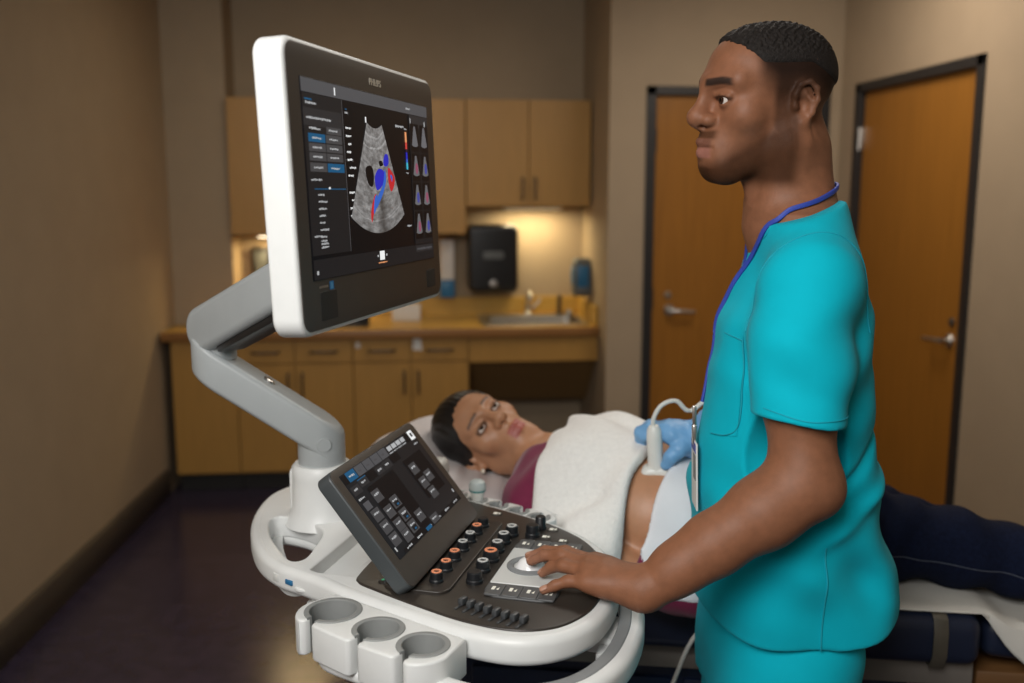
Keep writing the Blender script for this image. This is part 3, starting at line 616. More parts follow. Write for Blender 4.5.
# cart under the console
link('pillar', join(plate(rrect(-.12, .0, .13, .31, .05, 6), .28, .95, .03, 4), plate(rrect(-.12, .03, .10, .32, .05, 6), .90, .985, .02)), 'white_plastic', um)
link('cart_base', join(plate(catmull([(-.42, -.06), (-.30, -.10), (.0, -.08), (.22, -.10), (.27, -.04), (.18, .18), (.27, .40), (.22, .46), (.0, .44), (-.30, .46), (-.42, .42), (-.44, .18)], 6), .13, .26, .04, 4), plate(rrect(-.30, .0, .0, .36, .06), .24, .34, .03)), 'white_plastic', um)
for x, y in ((-.36, -.04), (-.36, .40), (.20, -.04), (.20, .40)):
    w_ = lathe([(.02, -.016), (.052, -.016), (.058, -.010), (.058, .010), (.052, .016), (.02, .016)], 28); w_.transform(T(x, y, .058) @ Matrix.Rotation(R(90), 4, 'X'))
    c = link('caster', w_, 'knob_black', um)
    link('fork', join(box(x-.02, x+.03, y-.024, y-.019, .05, .15, .002), box(x-.02, x+.03, y+.019, y+.024, .05, .15, .002), box(x-.02, x+.03, y-.024, y+.024, .115, .15, .004)), 'arm_grey', c)
def to_world(x, y, z):
    a = R(-20.5); return (-.06+x*math.cos(a)-y*math.sin(a), 1.40+x*math.sin(a)+y*math.cos(a), z)
# probes parked in the far-side holder
def probe(name, label, loc, head, sc=1, tilt=0, group='ultrasound probes'):
    r = empty(name, loc); tag(r, label, 'ultrasound probe', group)
    r.rotation_euler = (0, tilt, R(-20)); r.scale = (sc, sc, sc)
    link('handle', lathe([(.010, -.05), (.0135, -.03), (.0145, .0), (.0155, .02), (.019, .032)], 24), 'probe_white', r)
    if head == 'ball': link('head', lathe([(.017, .028), (.0205, .036), (.021, .046), (.018, .055), (.010, .060), (0, .061)], 24, False), 'probe_grey', r)
    else: link('head', plate(catmull([(-.018, .024), (.018, .024), (.036, .048), (.034, .066), (.018, .078), (-.018, .078), (-.034, .066), (-.036, .048)], 6), -.014, .014, .011, 4), 'probe_white', r, xf=Matrix(((0, 0, 1, 0), (1, 0, 0, 0), (0, 1, 0, 0), (0, 0, 0, 1))))
    link('lens', lathe([(.0185, .030), (.0212, .034), (.0185, .038)], 24, False) if head == 'ball' else plate(catmull([(-.012, .03), (.012, .03), (.014, .05), (-.014, .05)], 5), .0135, .0155, .0008, 2), 'probe_teal', r, xf=None if head == 'ball' else Matrix(((0, 0, 1, 0), (1, 0, 0, 0), (0, 1, 0, 0), (0, 0, 0, 1))))
probe('ultrasound_probe', 'small pale probe with a round tip standing in the far row of cup holders', to_world(.038, .383, 1.012), 'ball', .78)
probe('ultrasound_probe', 'wide round-headed pale probe parked behind the corner of the touch screen', to_world(-.055, .425, 1.002), 'wide', 1.0)
# ------------------------------------------------------------------ organic surfaces: smooth unions of tapered limbs, polygonised by surface nets
class Fld:
    def __init__(s): s.ops = []; s.Rm = np.eye(3); s.t = np.zeros(3); s.sc = 1.; s.post = None
    def frame(s, Rm=None, t=(0, 0, 0), sc=1.): s.Rm = np.eye(3) if Rm is None else np.array(Rm, float); s.t = np.array(t, float); s.sc = sc; return s
    def pt(s, p): return s.Rm @ (np.array(p, float)*s.sc)+s.t
    def cone(s, a, b, ra, rb, k=.02, m='u'):
        a = s.pt(a); b = s.pt(b); ra *= s.sc; rb *= s.sc; k *= s.sc; ab = b-a; L2 = max(ab @ ab, 1e-12)
        def f(P):
            t = np.clip((P-a) @ ab/L2, 0, 1)
            return np.sqrt(((P-a-t[:, None]*ab)**2).sum(1))-(ra+(rb-ra)*t)
        s.ops.append((m, k, f, (a+b)/2, math.sqrt(L2)/2+max(ra, rb))); return s
    def ball(s, c, r, k=.02, m='u'): return s.cone(c, c, r, r, k, m)
    def chain(s, pts, rs, k=.012, m='u'):
        if isinstance(rs, (int, float)): rs = [rs]*len(pts)
        for i in range(len(pts)-1): s.cone(pts[i], pts[i+1], rs[i], rs[i+1], k, m)
        return s
    def ell(s, c, r, k=.02, m='u', rot=None):
        c = s.pt(c); r = np.array(r, float)*s.sc; k *= s.sc; Q = s.Rm if rot is None else s.Rm @ np.array(rot)
        def f(P):
            q = (P-c) @ Q; k0 = np.sqrt(((q/r)**2).sum(1)); k1 = np.sqrt(((q/r**2)**2).sum(1))+1e-9
            return k0*(k0-1)/k1
        s.ops.append((m, k, f, c, r.max())); return s
    def fn(s, f, m='u', k=.01, c=None, r=1e9): s.ops.append((m, k, f, np.zeros(3) if c is None else np.array(c), r)); return s
    def loft(s, rows, k=.02, m='u', e=2.3, turn=0.):
        A = np.array(rows, float); z = A[:, 0]; zz = np.linspace(z[0], z[-1], 120)
        C = catmull(A, 12, False); W = [np.interp(zz, C[:, 0], C[:, i]) for i in range(1, 5)]
        def f(P):
            cx, cy, a, b = [np.interp(P[:, 2], zz, q) for q in W]
            q = (np.abs((P[:, 0]-turn*sm(P[:, 2], 1.12, 1.32)*np.maximum(P[:, 1]-1.43, 0)-cx)/a)**e+np.abs((P[:, 1]-cy)/b)**e)**(1/e)
            d = (q-1)*np.minimum(a, b)
            return np.maximum(d, np.maximum(z[0]-P[:, 2], P[:, 2]-z[-1]))
        mid = A.mean(0); s.ops.append((m, k, f, np.array((mid[1], mid[2], (z[0]+z[-1])/2)), (z[-1]-z[0])/2+A[:, 3:].max())); return s
    def near(s, c, r): return [o for o in s.ops if o[0] == 'i' or np.linalg.norm(o[3]-c)-o[4] < r+o[1]+.02]
    def ev(s, P, ops=None):
        d = np.full(len(P), 1e3)
        for m, k, f, _, _ in (s.ops if ops is None else ops):
            e = f(P)
            if m == 'u':
                if k > 0: h = np.maximum(k-np.abs(d-e), 0)/k; d = np.minimum(d, e)-h*h*k*.25
                else: d = np.minimum(d, e)
            elif m == 's':
                h = np.maximum(k-np.abs(d+e), 0)/k if k > 0 else 0; d = np.maximum(d, -e)+h*h*k*.25
            else:
                h = np.maximum(k-np.abs(d-e), 0)/k if k > 0 else 0; d = np.maximum(d, e)+h*h*k*.25
        return d if s.post is None else d+s.post(P)
def polygonise(F, lo, hi, h):
    lo = np.array(lo, float); B = 24; n = np.ceil((np.array(hi)-lo)/(h*B)).astype(int); rad = h*B*.5*math.sqrt(3)
    g = np.arange(B+2); GX, GY, GZ = np.meshgrid(g, g, g, indexing='ij'); G = np.stack([GX, GY, GZ], -1).reshape(-1, 3)
    keys = []; pos = []; quads = []; ST = np.int64(1 << 20)
    key = lambda I: (I[:, 0].astype(np.int64)*ST+I[:, 1])*ST+I[:, 2]
    corners = [(i, j, k) for i in (0, 1) for j in (0, 1) for k in (0, 1)]
    for bx in range(n[0]):
        for by in range(n[1]):
            for bz in range(n[2]):
                o = np.array((bx, by, bz))*B; c = lo+(o+B/2)*h
                ops = F.near(c, rad)
                if not any(q[0] == 'u' for q in ops): continue
                if F.ev(c[None], ops)[0] > rad*1.3+.02: continue
                V = F.ev(lo+(G+o)*h, ops).reshape(B+2, B+2, B+2)
                if V.min() > 0 or V.max() < 0: continue
                ins = V < 0; cnt = sum(ins[i:B+1+i, j:B+1+j, k:B+1+k].astype(np.int8) for i, j, k in corners)
                act = (cnt > 0) & (cnt < 8); ci = np.argwhere(act[:B, :B, :B])
                if len(ci):
                    acc = np.zeros((len(ci), 3)); num = np.zeros(len(ci))
                    for a in range(8):
                        for ax in range(3):
                            if corners[a][ax]: continue
                            p = np.array(corners[a]); q = p.copy(); q[ax] = 1
                            va = V[tuple((ci+p).T)]; vb = V[tuple((ci+q).T)]; cr = (va < 0) != (vb < 0)
                            t = np.where(cr, va/(va-vb+1e-20), 0); e = np.repeat(p[None].astype(float), len(ci), 0); e[:, ax] = t
                            acc += e*cr[:, None]; num += cr
                    pos.append(lo+(ci+o+acc/num[:, None])*h); keys.append(key(ci+o+1))
                for ax in range(3):
                    sl = [slice(0, B)]*3; sl2 = list(sl); sl2[ax] = slice(1, B+1)
                    i0 = ins[tuple(sl)]; i1 = ins[tuple(sl2)]; E = np.argwhere(i0 != i1)
                    if not len(E): continue
                    u, v = (ax+1) % 3, (ax+2) % 3; du = np.eye(3, dtype=int)[u]; dv = np.eye(3, dtype=int)[v]
                    base = E+o+1; q = np.stack([key(base-du-dv), key(base-dv), key(base), key(base-du)], 1)
                    flip = ~i0[tuple(E.T)]; q[flip] = q[flip][:, ::-1]; quads.append(q)
    K = np.concatenate(keys); X = np.concatenate(pos); Q = np.concatenate(quads)
    od = np.argsort(K); Ks = K[od]; X = X[od]; ix = np.searchsorted(Ks, Q); ix = np.minimum(ix, len(Ks)-1)
    Q = ix[(Ks[ix] == Q).all(1)]
    # light relaxation along the surface
    me = bpy.data.meshes.new('m'); me.vertices.add(len(X)); me.vertices.foreach_set('co', X.ravel())
    me.loops.add(Q.size); me.loops.foreach_set('vertex_index', Q.ravel().astype(np.int32)); me.polygons.add(len(Q)); me.polygons.foreach_set('loop_start', np.arange(0, Q.size, 4, dtype=np.int32))
    me.update(calc_edges=True); me.validate(); return me
def skin_mesh(F, lo, hi, h, colour=None):
    me = polygonise(F, lo, hi, h)
    if colour is not None:
        n = len(me.vertices); X = np.empty(n*3); me.vertices.foreach_get('co', X); X = X.reshape(-1, 3)
        a = me.attributes.new('col', 'FLOAT_COLOR', 'POINT'); c = np.ones((n, 4)); cc = colour(X); c[:, :cc.shape[1]] = cc; a.data.foreach_set('color', c.ravel())
    me.shade_smooth(); return me
def put(name, me, m, parent, origin):
    me.transform(T(-origin[0], -origin[1], -origin[2]))
    return link(name, me, m, parent, False)
def sm(x, a, b): t = np.clip((x-a)/(b-a), 0, 1); return t*t*(3-2*t)
def rot_axes(fwd, up):
    f = np.array(fwd, float); f /= np.linalg.norm(f); u = np.array(up, float); u -= f*(u @ f); u /= np.linalg.norm(u); return np.array([f, np.cross(u, f), u]).T

dm('skin_dark', (.2, .09, .05), .52, attr=True, noise=.09, nscale=70, bump=.22, bscale=520, sss=.02, spec=.32)
dm('skin_brown', (.3, .15, .08), .45, attr=True, noise=.04, nscale=60, bump=.06, bscale=380, sss=.06)
dm('hair_black', (.012, .009, .0075), .7, noise=.45, nscale=260, bump=1.0, bscale=420, spec=.3)
dm('hair_long', (.008, .007, .007), .38, noise=.3, nscale=60, stretch=(1, 1, 1))
dm('eye_white', (.62, .55, .50), .15, noise=.02); dm('iris', (.035, .014, .007), .12, noise=.2, nscale=400); dm('pupil', (.002, .002, .002), .08, noise=.01)
dm('scrub_cloth', (.0, .43, .55), .85, noise=.03, nscale=24, bump=.12, bscale=700, sheen=.03, spec=.15)
dm('scrub_seam', (.0, .33, .42), .8, noise=.05)
dm('lanyard_blue', (.03, .06, .36), .55, noise=.08, nscale=300)
dm('glove_blue', (.16, .36, .62), .45, noise=.05, nscale=30, bump=.15, bscale=120)
dm('terry', (.80, .79, .76), .95, noise=.04, nscale=120, bump=1.0, bscale=260, sheen=.4)
dm('sheet_white', (.74, .75, .78), .85, noise=.02, bump=.1, bscale=60)
dm('bed_sheet', (.62, .60, .55), .85, noise=.03, nscale=20, bump=.15, bscale=40)
dm('burgundy', (.16, .006, .045), .8, noise=.08, nscale=50, bump=.2, bscale=300, sheen=.2)
dm('denim', (.005, .0085, .026), .9, spec=.15, noise=.25, nscale=160, bump=.3, bscale=500)
dm('denim_thread', (.05, .06, .09), .8, noise=.1)
dm('navy_vinyl', (.012, .018, .040), .38, noise=.06, nscale=30, bump=.08, bscale=90)
dm('strap_web', (.09, .078, .058), .5, noise=.08)
dm('table_grey', (.20, .18, .16), .5, noise=.05)
dm('table_navy', (.010, .022, .065), .4, noise=.06)
dm('wood_brown', (.16, .075, .025), .5, noise=.15, nscale=8, stretch=(1, 8, 8))
dm('pillow_white', (.72, .68, .68), .85, noise=.02, bump=.1, bscale=50)
dm('pearl', (.8, .72, .6), .2, noise=.02); dm('shoe_black', (.02, .02, .022), .4, noise=.08)
dm('cable_white', (.66, .66, .62), .45, noise=.02)

def head_field(F, o):
    """skull, face, ears; frame must be set. o: options"""
    F.ell((-.010, 0, .030), (.093, .0725, .074), .02)
    F.ell((.040, 0, .040), (.050, .058, .050), .03)
    F.ell((.042, 0, -.035), (.052, .054, .072), .03)
    jw = o.get('jaw', 1.)
    for s in (-1, 1):
        F.cone((-.006, s*.048*jw, -.066), (.066, s*.020*jw, -.100), .020, .018, .03)
        F.cone((-.004, s*.050*jw, -.025), (-.006, s*.049*jw, -.064), .017, .018, .03)
        F.ball((.058, s*.045, -.022), .021, .03)
        F.cone((.091, s*.013, .025), (.072, s*.047, .027), .0115*o.get('brow', 1), .011*o.get('brow', 1), .018)
    F.cone((.080, -.012, -.098), (.080, .012, -.098), .0215, .0215, .025)
    F.ell((.078, 0, -.064), (.030, .034, .030), .025)
    # nose
    nw = o.get('nose', 1.)
    F.cone((.094, 0, .020), (.1125, 0, -.020), .0095, .0115, .016)
    F.ball((.1155, 0, -.0245), .0128*nw, .010)
    for s in (-1, 1): F.ell((.1015, s*.0155*nw, -.0280), (.0130, .0090*nw, .0098), .006)
    F.cone((.094, -.0, -.034), (.104, 0, -.034), .010, .009, .012)
    for s in (-1, 1): F.ell((.1085, s*.0078*nw, -.0375), (.0062, .0042, .004), .004, 's')
    # eyes
    for s in (-1, 1):
        F.ell((.1015, s*.034, .001), (.0165, .019, .0135), .016, 's')
        F.ball((.0800, s*.0325, .001), .0150, .005)
        F.cone((.0915, s*.018, .0075), (.0855, s*.046, .0062), .0036, .0032, .008)
        F.ell((.0945, s*.0335, .0000), (.014, .0138, o.get('eye', .0044)), .002, 's')
    # mouth
    F.cone((.1078, 0, -.0600), (.0960, .0240, -.0680), .0060, .0042, .006); F.cone((.1078, 0, -.0600), (.0960, -.0240, -.0680), .0062, .0044, .006)
    F.cone((.1058, 0, -.0765), (.0950, .0210, -.0705), .0072, .0048, .006); F.cone((.1058, 0, -.0765), (.0950, -.0210, -.0705), .0076, .0050, .006)
    for s in (-1, 1): F.cone((.1160, 0, -.0678), (.1005, s*.0270, -.0688), .0016, .0014, .003, 's')
    # ears
    for s in (-1, 1):
        E = rot_axes((.95, -s*.22, 0), (.12, s*.0, 1)); c = np.array((-.018, s*.0745, -.008))
        L = lambda u, v, w: tuple(c+E @ np.array((u, w*s, v)))
        F.ell(L(.0, .0, .0), (.0165, .0055, .029), .008, rot=E)
        pts = [(.012, -.004, .002), (.013, .012, .004), (.007, .026, .006), (-.006, .030, .008), (-.016, .020, .009), (-.017, .004, .009), (-.011, -.014, .006), (-.002, -.026, .003)]
        F.chain([L(*p) for p in pts], .0042, .004)
        F.ball(L(.003, -.0265, .001), .0078, .008)
        F.chain([L(.000, .016, .004), L(-.008, .006, .005), L(-.006, -.010, .004)], .0034, .005)
        F.ell(L(.003, -.003, .006), (.0085, .0065, .0115), .004, 's', rot=E)
        F.cone(L(-.004, .022, .008), L(-.012, .008, .009), .0022, .0022, .004, 's')
        F.ball(L(.012, -.005, .003), .0045, .006)
def eyes(parent, Rm, t, sc, origin, look):
    for s in (-1, 1):
        c = np.array(Rm) @ (np.array((.0800, s*.0325, .001))*sc)+t-np.array(origin)
        b = lathe([(.0134*sc*math.cos(a), .0134*sc*math.sin(a)) for a in np.linspace(-math.pi/2, math.pi/2, 18)], 24, False)
        i = lathe([(.0000, .0136), (.0028, .0136), (.0028, .01345), (.0064, .0126), (.0068, .0118)], 24, False)
        for q, m_ in ((b, 'eye_white'), (i, 'iris')):
            q.transform(Matrix.Translation(tuple(c)) @ Vector(look).to_track_quat('Z', 'Y').to_matrix().to_4x4() @ (Matrix.Scale(sc, 4) if q is i else Matrix.Identity(4)))
        e_ = link('eyeball', b, 'eye_white', parent); link('iris', i, 'iris', e_)
        p_ = lathe([(0, .01375), (.0026, .01372), (.0027, .0135)], 18, False); p_.transform(Matrix.Translation(tuple(c)) @ Vector(look).to_track_quat('Z', 'Y').to_matrix().to_4x4() @ Matrix.Scale(sc, 4)); link('pupil', p_, 'pupil', e_)
def hand_field(F, Wr, fingers, thumb, wr=.026, k=.010):
    """Wr wrist; fingers: list of chains [mcp, pip, dip, tip] in world space; thumb chain"""
    Wr = np.array(Wr)
    rad = [(.0118, .0092, .0080, .0068), (.0122, .0095, .0082, .0070), (.0118, .0092, .0080, .0067), (.0105, .0082, .0071, .0060)]
    mc = [np.array(f[0]) for f in fingers]
    for c, r in zip(mc, rad): F.cone(tuple(Wr*.85+c*.15), tuple(c), .0195, r[0]+.002, .022)
    for a, b in zip(mc[:-1], mc[1:]): F.cone(tuple(a*.75+Wr*.25), tuple(b*.75+Wr*.25), .0135, .0135, .015); F.cone(tuple(a*.93+Wr*.07), tuple(b*.93+Wr*.07), .0105, .0105, .010)
    for f, r in zip(fingers, rad): F.chain(f, r, .006)
    F.cone(tuple(Wr), thumb[0], .020, .0165, .02); F.chain(thumb, [.0165, .0125, .0105, .0085], .008)
def nails(parent, fingers, origin, m_, ups):
    for f, up in zip(fingers, ups):
        a = np.array(f[2]); b = np.array(f[3]); d = b-a; d /= np.linalg.norm(d); u = np.array(up); u = u-d*(u @ d); u /= np.linalg.norm(u); s = np.cross(d, u)
        c = b-d*.0005+u*.0058-np.array(origin); v = []; fc = []
        for i in range(6):
            for j in range(7):
                x = -.0062+.0115*i/5; y = (j/6-.5)*.0098*(1 if 0 < i < 5 else .8)
                v.append(c+d*x+s*y+u*(.0012-(y/.0054)**2*.0026-(max(0, x)/.006)**2*.0014))
        for i in range(5):
            for j in range(6): fc.append((i*7+j, i*7+j+1, (i+1)*7+j+1, (i+1)*7+j))
        me = pydata(v, fc); 
        o = link('fingernail', me, m_, parent); md = o.modifiers.new('s', 'SOLIDIFY'); md.thickness = .0012
dm('nail', (.42, .22, .15), .3, noise=.03)

# ------------------------------------------------------------------ man in scrubs
PO = (.60, 1.43, 0.)
man = empty('person', PO); tag(man, 'standing man in a turquoise scrub suit with blue lanyard, hand on the control panel', 'person')
HR = rot_axes((-.990, -.125, -.055), (-.045, -.085, .994)); HT = np.array((.533, 1.431, 1.740))
F = Fld(); F.frame(HR, HT); head_field(F, {'nose': 1.10, 'brow': 1.12, 'eye': .0050})
F.cone((-.030, 0, -.06), (-.045, 0, -.14), .052, .056, .03)
F.frame()
F.cone((.574, 1.43, 1.66), (.576, 1.43, 1.53), .0555, .058, .03)
for s in (-1, 1):
    F.cone((.560, 1.43+s*.050, 1.670), (.528, 1.43+s*.018, 1.55), .012, .011, .04)
    F.cone((.590, 1.43+s*.025, 1.560), (.546+.038*(s+1), 1.43+s*.155, 1.458), .036, .042, .05)
F.cone((.515, 1.43, 1.615), (.517, 1.43, 1.60), .012, .010, .02)
F.loft([(.80, .58, 1.43, .08, .14), (.95, .585, 1.43, .10, .15), (1.15, .577, 1.43, .095, .145), (1.35, .578, 1.43, .09, .16), (1.48, .585, 1.43, .060, .14), (1.55, .58, 1.43, .045, .07)], .05, turn=.42)
for s in (-1, 1): F.chain([(.582, 1.43+s*.086, .86), (.580, 1.43+s*.098, .50), (.61, 1.43+s*.105, .09)], [.072, .058, .045], .03)
# left arm (near the camera)
SH, EL, WR_ = (.545, 1.262, 1.466), (.524, 1.210, 1.203), (.312, 1.217, 1.056)
F.chain([SH, (.521, 1.230, 1.33), EL], [.048, .0490, .0425], .03)
F.chain([EL, (.470, 1.211, 1.166), (.40, 1.214, 1.120), (.350, 1.216, 1.086), WR_], [.0425, .0445, .0370, .0300, .0238], .035)
F.ball((.546, 1.209, 1.197), .024, .035)
tips = [((.2540, 1.297, 1.066), (.2140, 1.328, 1.073), (.1860, 1.346, 1.068), (.1630, 1.355, 1.0575)),
        ((.2430, 1.279, 1.070), (.2050, 1.309, 1.076), (.1830, 1.326, 1.070), (.1630, 1.336, 1.0575)),
        ((.2360, 1.260, 1.067), (.2050, 1.288, 1.068), (.1890, 1.304, 1.060), (.1770, 1.312, 1.0480)),
        ((.2310, 1.241, 1.061), (.2060, 1.254, 1.059), (.1880, 1.257, 1.052), (.1720, 1.259, 1.0445))]
thumb = [(.300, 1.252, 1.054), (.288, 1.292, 1.052), (.270, 1.322, 1.050), (.250, 1.344, 1.045)]
hand_field(F, WR_, tips, thumb)
for a, b in ((0, 1), (1, 2), (2, 3)):   # tendons
    F.cone(tuple(np.array(tips[a][0])+(0, 0, .009)), tuple(np.array(WR_)+(0, 0, .020)), .003, .004, .012)
# right arm goes behind the chest to the glove
F.chain([(.640, 1.592, 1.450), (.672, 1.660, 1.230), (.536, 1.742, 1.126)], [.056, .042, .026], .02)
def man_col(X):
    q = (X-HT) @ HR; x, y, z = q.T; ay = np.abs(y)
    base = np.array((.235, .098, .050)); c = np.repeat(base[None], len(X), 0)
    head = X[:, 2] > 1.56
    mix = lambda m, col: c.__setitem__(slice(None), c*(1-m[:, None])+np.array(col)*m[:, None])
    # lips
    lip = sm(x, .086, .096)*sm(-z, .0525, .056)*(1-sm(-z, .0815, .0850))*(1-sm(ay, .020, .027))*head; up_ = sm(z, -.0700, -.0660); mix(lip*(1-up_)*.8, (.30, .125, .095)); mix(lip*up_*.7, (.13, .050, .034))
    # stubble: moustache, chin, jaw and side
    b1 = sm(-(z+.014+.60*x), 0, .030)*sm(x, -.022, .002)*(1-sm(-z, .114, .135))*sm(ay+(-z-.05)*.5, .020, .042)
    b2 = sm(-z, .090, .100)*sm(x, .045, .07)*(1-sm(-z, .120, .14))
    b3 = sm(-z, .040, .046)*(1-sm(-z, .053, .058))*sm(x, .075, .088)*(1-sm(ay, .022, .034))*.75
    b4 = (1-sm(np.abs(x-.006), .010, .022))*sm(-z, -.040, -.01)*(1-sm(-z, .07, .10))*sm(ay, .05, .06)
    bd = np.clip(np.maximum.reduce([b1*.92, b2*.95, b3*1.1, b4*.85])*head, 0, 1)*(1-lip); mix(bd*.88, (.030, .0125, .006))
    # fade on the sides and back of the head
    lim = .050-.35*np.clip(x-.035, 0, 1)-.0
    hl = sm(z+.45*np.clip(-x-.03, 0, .09)-.9*np.clip(x-.015, 0, .1), -.030, .040)*(1-sm(x, .035, .060))*head*sm(ay+(-x)*.8, .01, .03)
    mix(hl*.96, (.013, .0085, .007))
    # brows
    bz_ = z-(.0255+.10*np.clip(ay-.012, 0, .022)-.16*np.clip(ay-.038, 0, 1)); br = (1-sm(np.abs(bz_), .0036, .0074))*sm(ay, .008, .014)*(1-sm(ay, .048, .058))*sm(x, .05, .065)*head; mix(br*.92, (.010, .007, .006))
    # lash lines
    ey = np.sqrt(((ay-.0335)/.0150)**2+((z-.0002)/.0062)**2); ls = (1-sm(np.abs(ey-1), .10, .34))*sm(x, .078, .086)*(z > -.001)*head; mix(ls*.7, (.015, .009, .007))
    # knuckles a little darker, finger ends a little lighter
    hd = (X[:, 0] < .24) & (X[:, 2] < 1.12); tp = sm(-X[:, 0], -.19, -.165)*hd; mix(tp*.5, (.30, .15, .10))
    return np.hstack([c, np.clip(1-.85*np.maximum(bd, hl), 0, 1)[:, None]])
body = put('body', skin_mesh(F, (.05, 1.0, .02), (.85, 1.95, 1.90), .0026, man_col), 'skin_dark', man, PO)
eyes(man, HR, HT, 1., PO, HR @ np.array((1, .12, -.02)))
nails(body, tips, PO, 'nail', [(-.55, .35, .9), (-.6, .2, .9), (-.6, .1, .9), (-.45, -.35, .9)])
# hair
Hf = Fld(); Hf.frame(HR, HT); Hf.ell((-.011, 0, .0315), (.0965, .0752, .0790), .0); Hf.ell((.037, 0, .044), (.0540, .0592, .0520), .03)
def hair_region(P):
    q = (P-HT) @ HR; x, y, z = q.T
    return .042-.55*np.clip(-x-.035, 0, 1)+1.15*np.clip(x-.040, 0, 1)-z
Hf.fn(hair_region, 'i', .02)
def front(P):
    q = (P-HT) @ HR; return q[:, 0]-.0835+.34*np.abs(q[:, 1])
Hf.fn(front, 'i', .010)
def curls(P):
    q = (P-HT) @ HR*760; zz = q[:, 2]/760
    return .0013*sm(zz, .05, .08)*(np.sin(q[:, 0]+1.7*np.sin(q[:, 1]*.37+q[:, 2]*.21))*np.sin(q[:, 1]+1.9*np.sin(q[:, 2]*.43+q[:, 0]*.17))+.8*np.sin(q[:, 2]*.8+q[:, 0]*.6+2*np.sin(q[:, 1]*.31)))
Hf.post = curls
put('hair', skin_mesh(Hf, (.40, 1.32, 1.70), (.70, 1.54, 1.90), .0018), 'hair_black', man, PO)

# scrub top
Tp = Fld()
rows = [(.80, .600, 1.43, .134, .180), (.90, .600, 1.43, .140, .186), (.97, .596, 1.43, .146, .190), (1.06, .585, 1.43, .146, .188), (1.15, .577, 1.43, .136, .183), (1.25, .573, 1.43, .125, .180), (1.36, .574, 1.43, .113, .182), (1.44, .580, 1.43, .096, .174), (1.50, .584, 1.43, .074, .140), (1.545, .580, 1.43, .062, .095), (1.60, .578, 1.43, .055, .070)]
Tp.loft(rows, .02, turn=.40)
for s in (-1, 1):
    Tp.cone((.592, 1.43+s*.045, 1.552), (.553+.036*(s+1), 1.43+s*.160, 1.484-.004*(s+1)), .048, .056, .05)
Tp.chain([(.538, 1.274, 1.458), (.523, 1.240, 1.38), (.514, 1.220, 1.27)], [.0655, .0630, .0655], .03)
Tp.chain([(.640, 1.592, 1.455), (.662, 1.635, 1.33), (.670, 1.650, 1.24)], [.068, .064, .06], .03)
Tp.cone((.520, 1.36, 1.36), (.50, 1.40, 1.20), .05, .04, .06)
Tp.cone((.60, 1.43, 1.00), (.675, 1.43, .95), .10, .080, .08)
def plane(n, d): n = np.array(n, float); n /= np.linalg.norm(n); return lambda P: P @ n-d(n) if callable(d) else P @ n-d
def pl(n, p): n = np.array(n, float); n /= np.linalg.norm(n); return lambda P: (P-np.array(p)) @ n
SA = np.array((-.10, -.06, -1.)); SA /= np.linalg.norm(SA)
def sleeve_cut(P):   # everything beyond the sleeve end, only around the arm
    return np.maximum((np.array((.514, 1.218, 1.292))-P) @ SA, np.sqrt(((P-np.array((.512, 1.208, 1.22)))**2).sum(1))-.105)
Tp.fn(sleeve_cut, 's', .004, (.512, 1.21, 1.2), .12)
Tp.cone((.519, 1.232, 1.325), (.510, 1.213, 1.20), .042, .0615, .003, 's')
Tp.fn(lambda P: .950-.06*(P[:, 0]-.448)-.016*np.clip((1.43-P[:, 1])/.2, 0, 1)+.38*np.clip(P[:, 0]-.61, 0, 1)-P[:, 2], 'i', .006)
# neck opening and V
Tp.cone((.578, 1.43, 1.53), (.572, 1.43, 1.72), .0600, .076, .004, 's')
Tp.cone((.500, 1.43, 1.512), (.520, 1.43, 1.61), .004, .058, .004, 's')
Tp.fn(lambda P: P[:, 2]-1.588+.30*(.64-P[:, 0]), 'i', .004)
def folds(P):
    x, y, z = P.T; near = sm(-y, -1.36, -1.27)
    wl = np.sin(38*(z*.75+x*.9)+3*np.sin(9*z+4*x)+2*y)*sm(z, .98, 1.06)*(1-sm(z, 1.12, 1.24))*.0026
    w2 = np.sin(26*(x*1.1-z*.45)+2.2*np.sin(8*z))*(1-sm(z, 1.02, 1.14))*.0040
    w3 = np.sin(46*(z*.55-x*.8)+2*np.sin(13*z))*sm(z, 1.20, 1.28)*(1-sm(z, 1.42, 1.50))*.0016
    w4 = np.exp(-((z-1.16-(x-.58)*.9)/.012)**2)*.004*sm(x, .54, .60)-np.exp(-((z-1.11-(x-.58)*.6)/.016)**2)*.004*sm(x, .52, .60)
    w5 = .0030*np.sin(46*(x+.30*z)+2.6*np.sin(7*z)+1.2*np.sin(19*x))*sm(z, .94, 1.0)*(1-sm(z, 1.10, 1.24))
    w6 = .0022*np.sin(58*(z+.65*x)+2.2*np.sin(15*x)+3*y)*sm(z, 1.29, 1.34)*(1-sm(z, 1.40, 1.47))
    w7 = .0030*np.sin(62*(z-.8*x)+2*np.sin(11*x))*np.exp(-((x-.635)/.035)**2)*sm(z, 1.18, 1.26)*(1-sm(z, 1.42, 1.50))
    return (wl+w2+w3+w4)*1.7+w5+w6+w7
Tp.post = folds
top = put('scrub_top', skin_mesh(Tp, (.38, 1.08, .78), (.82, 1.80, 1.66), .0033), 'scrub_cloth', man, PO)
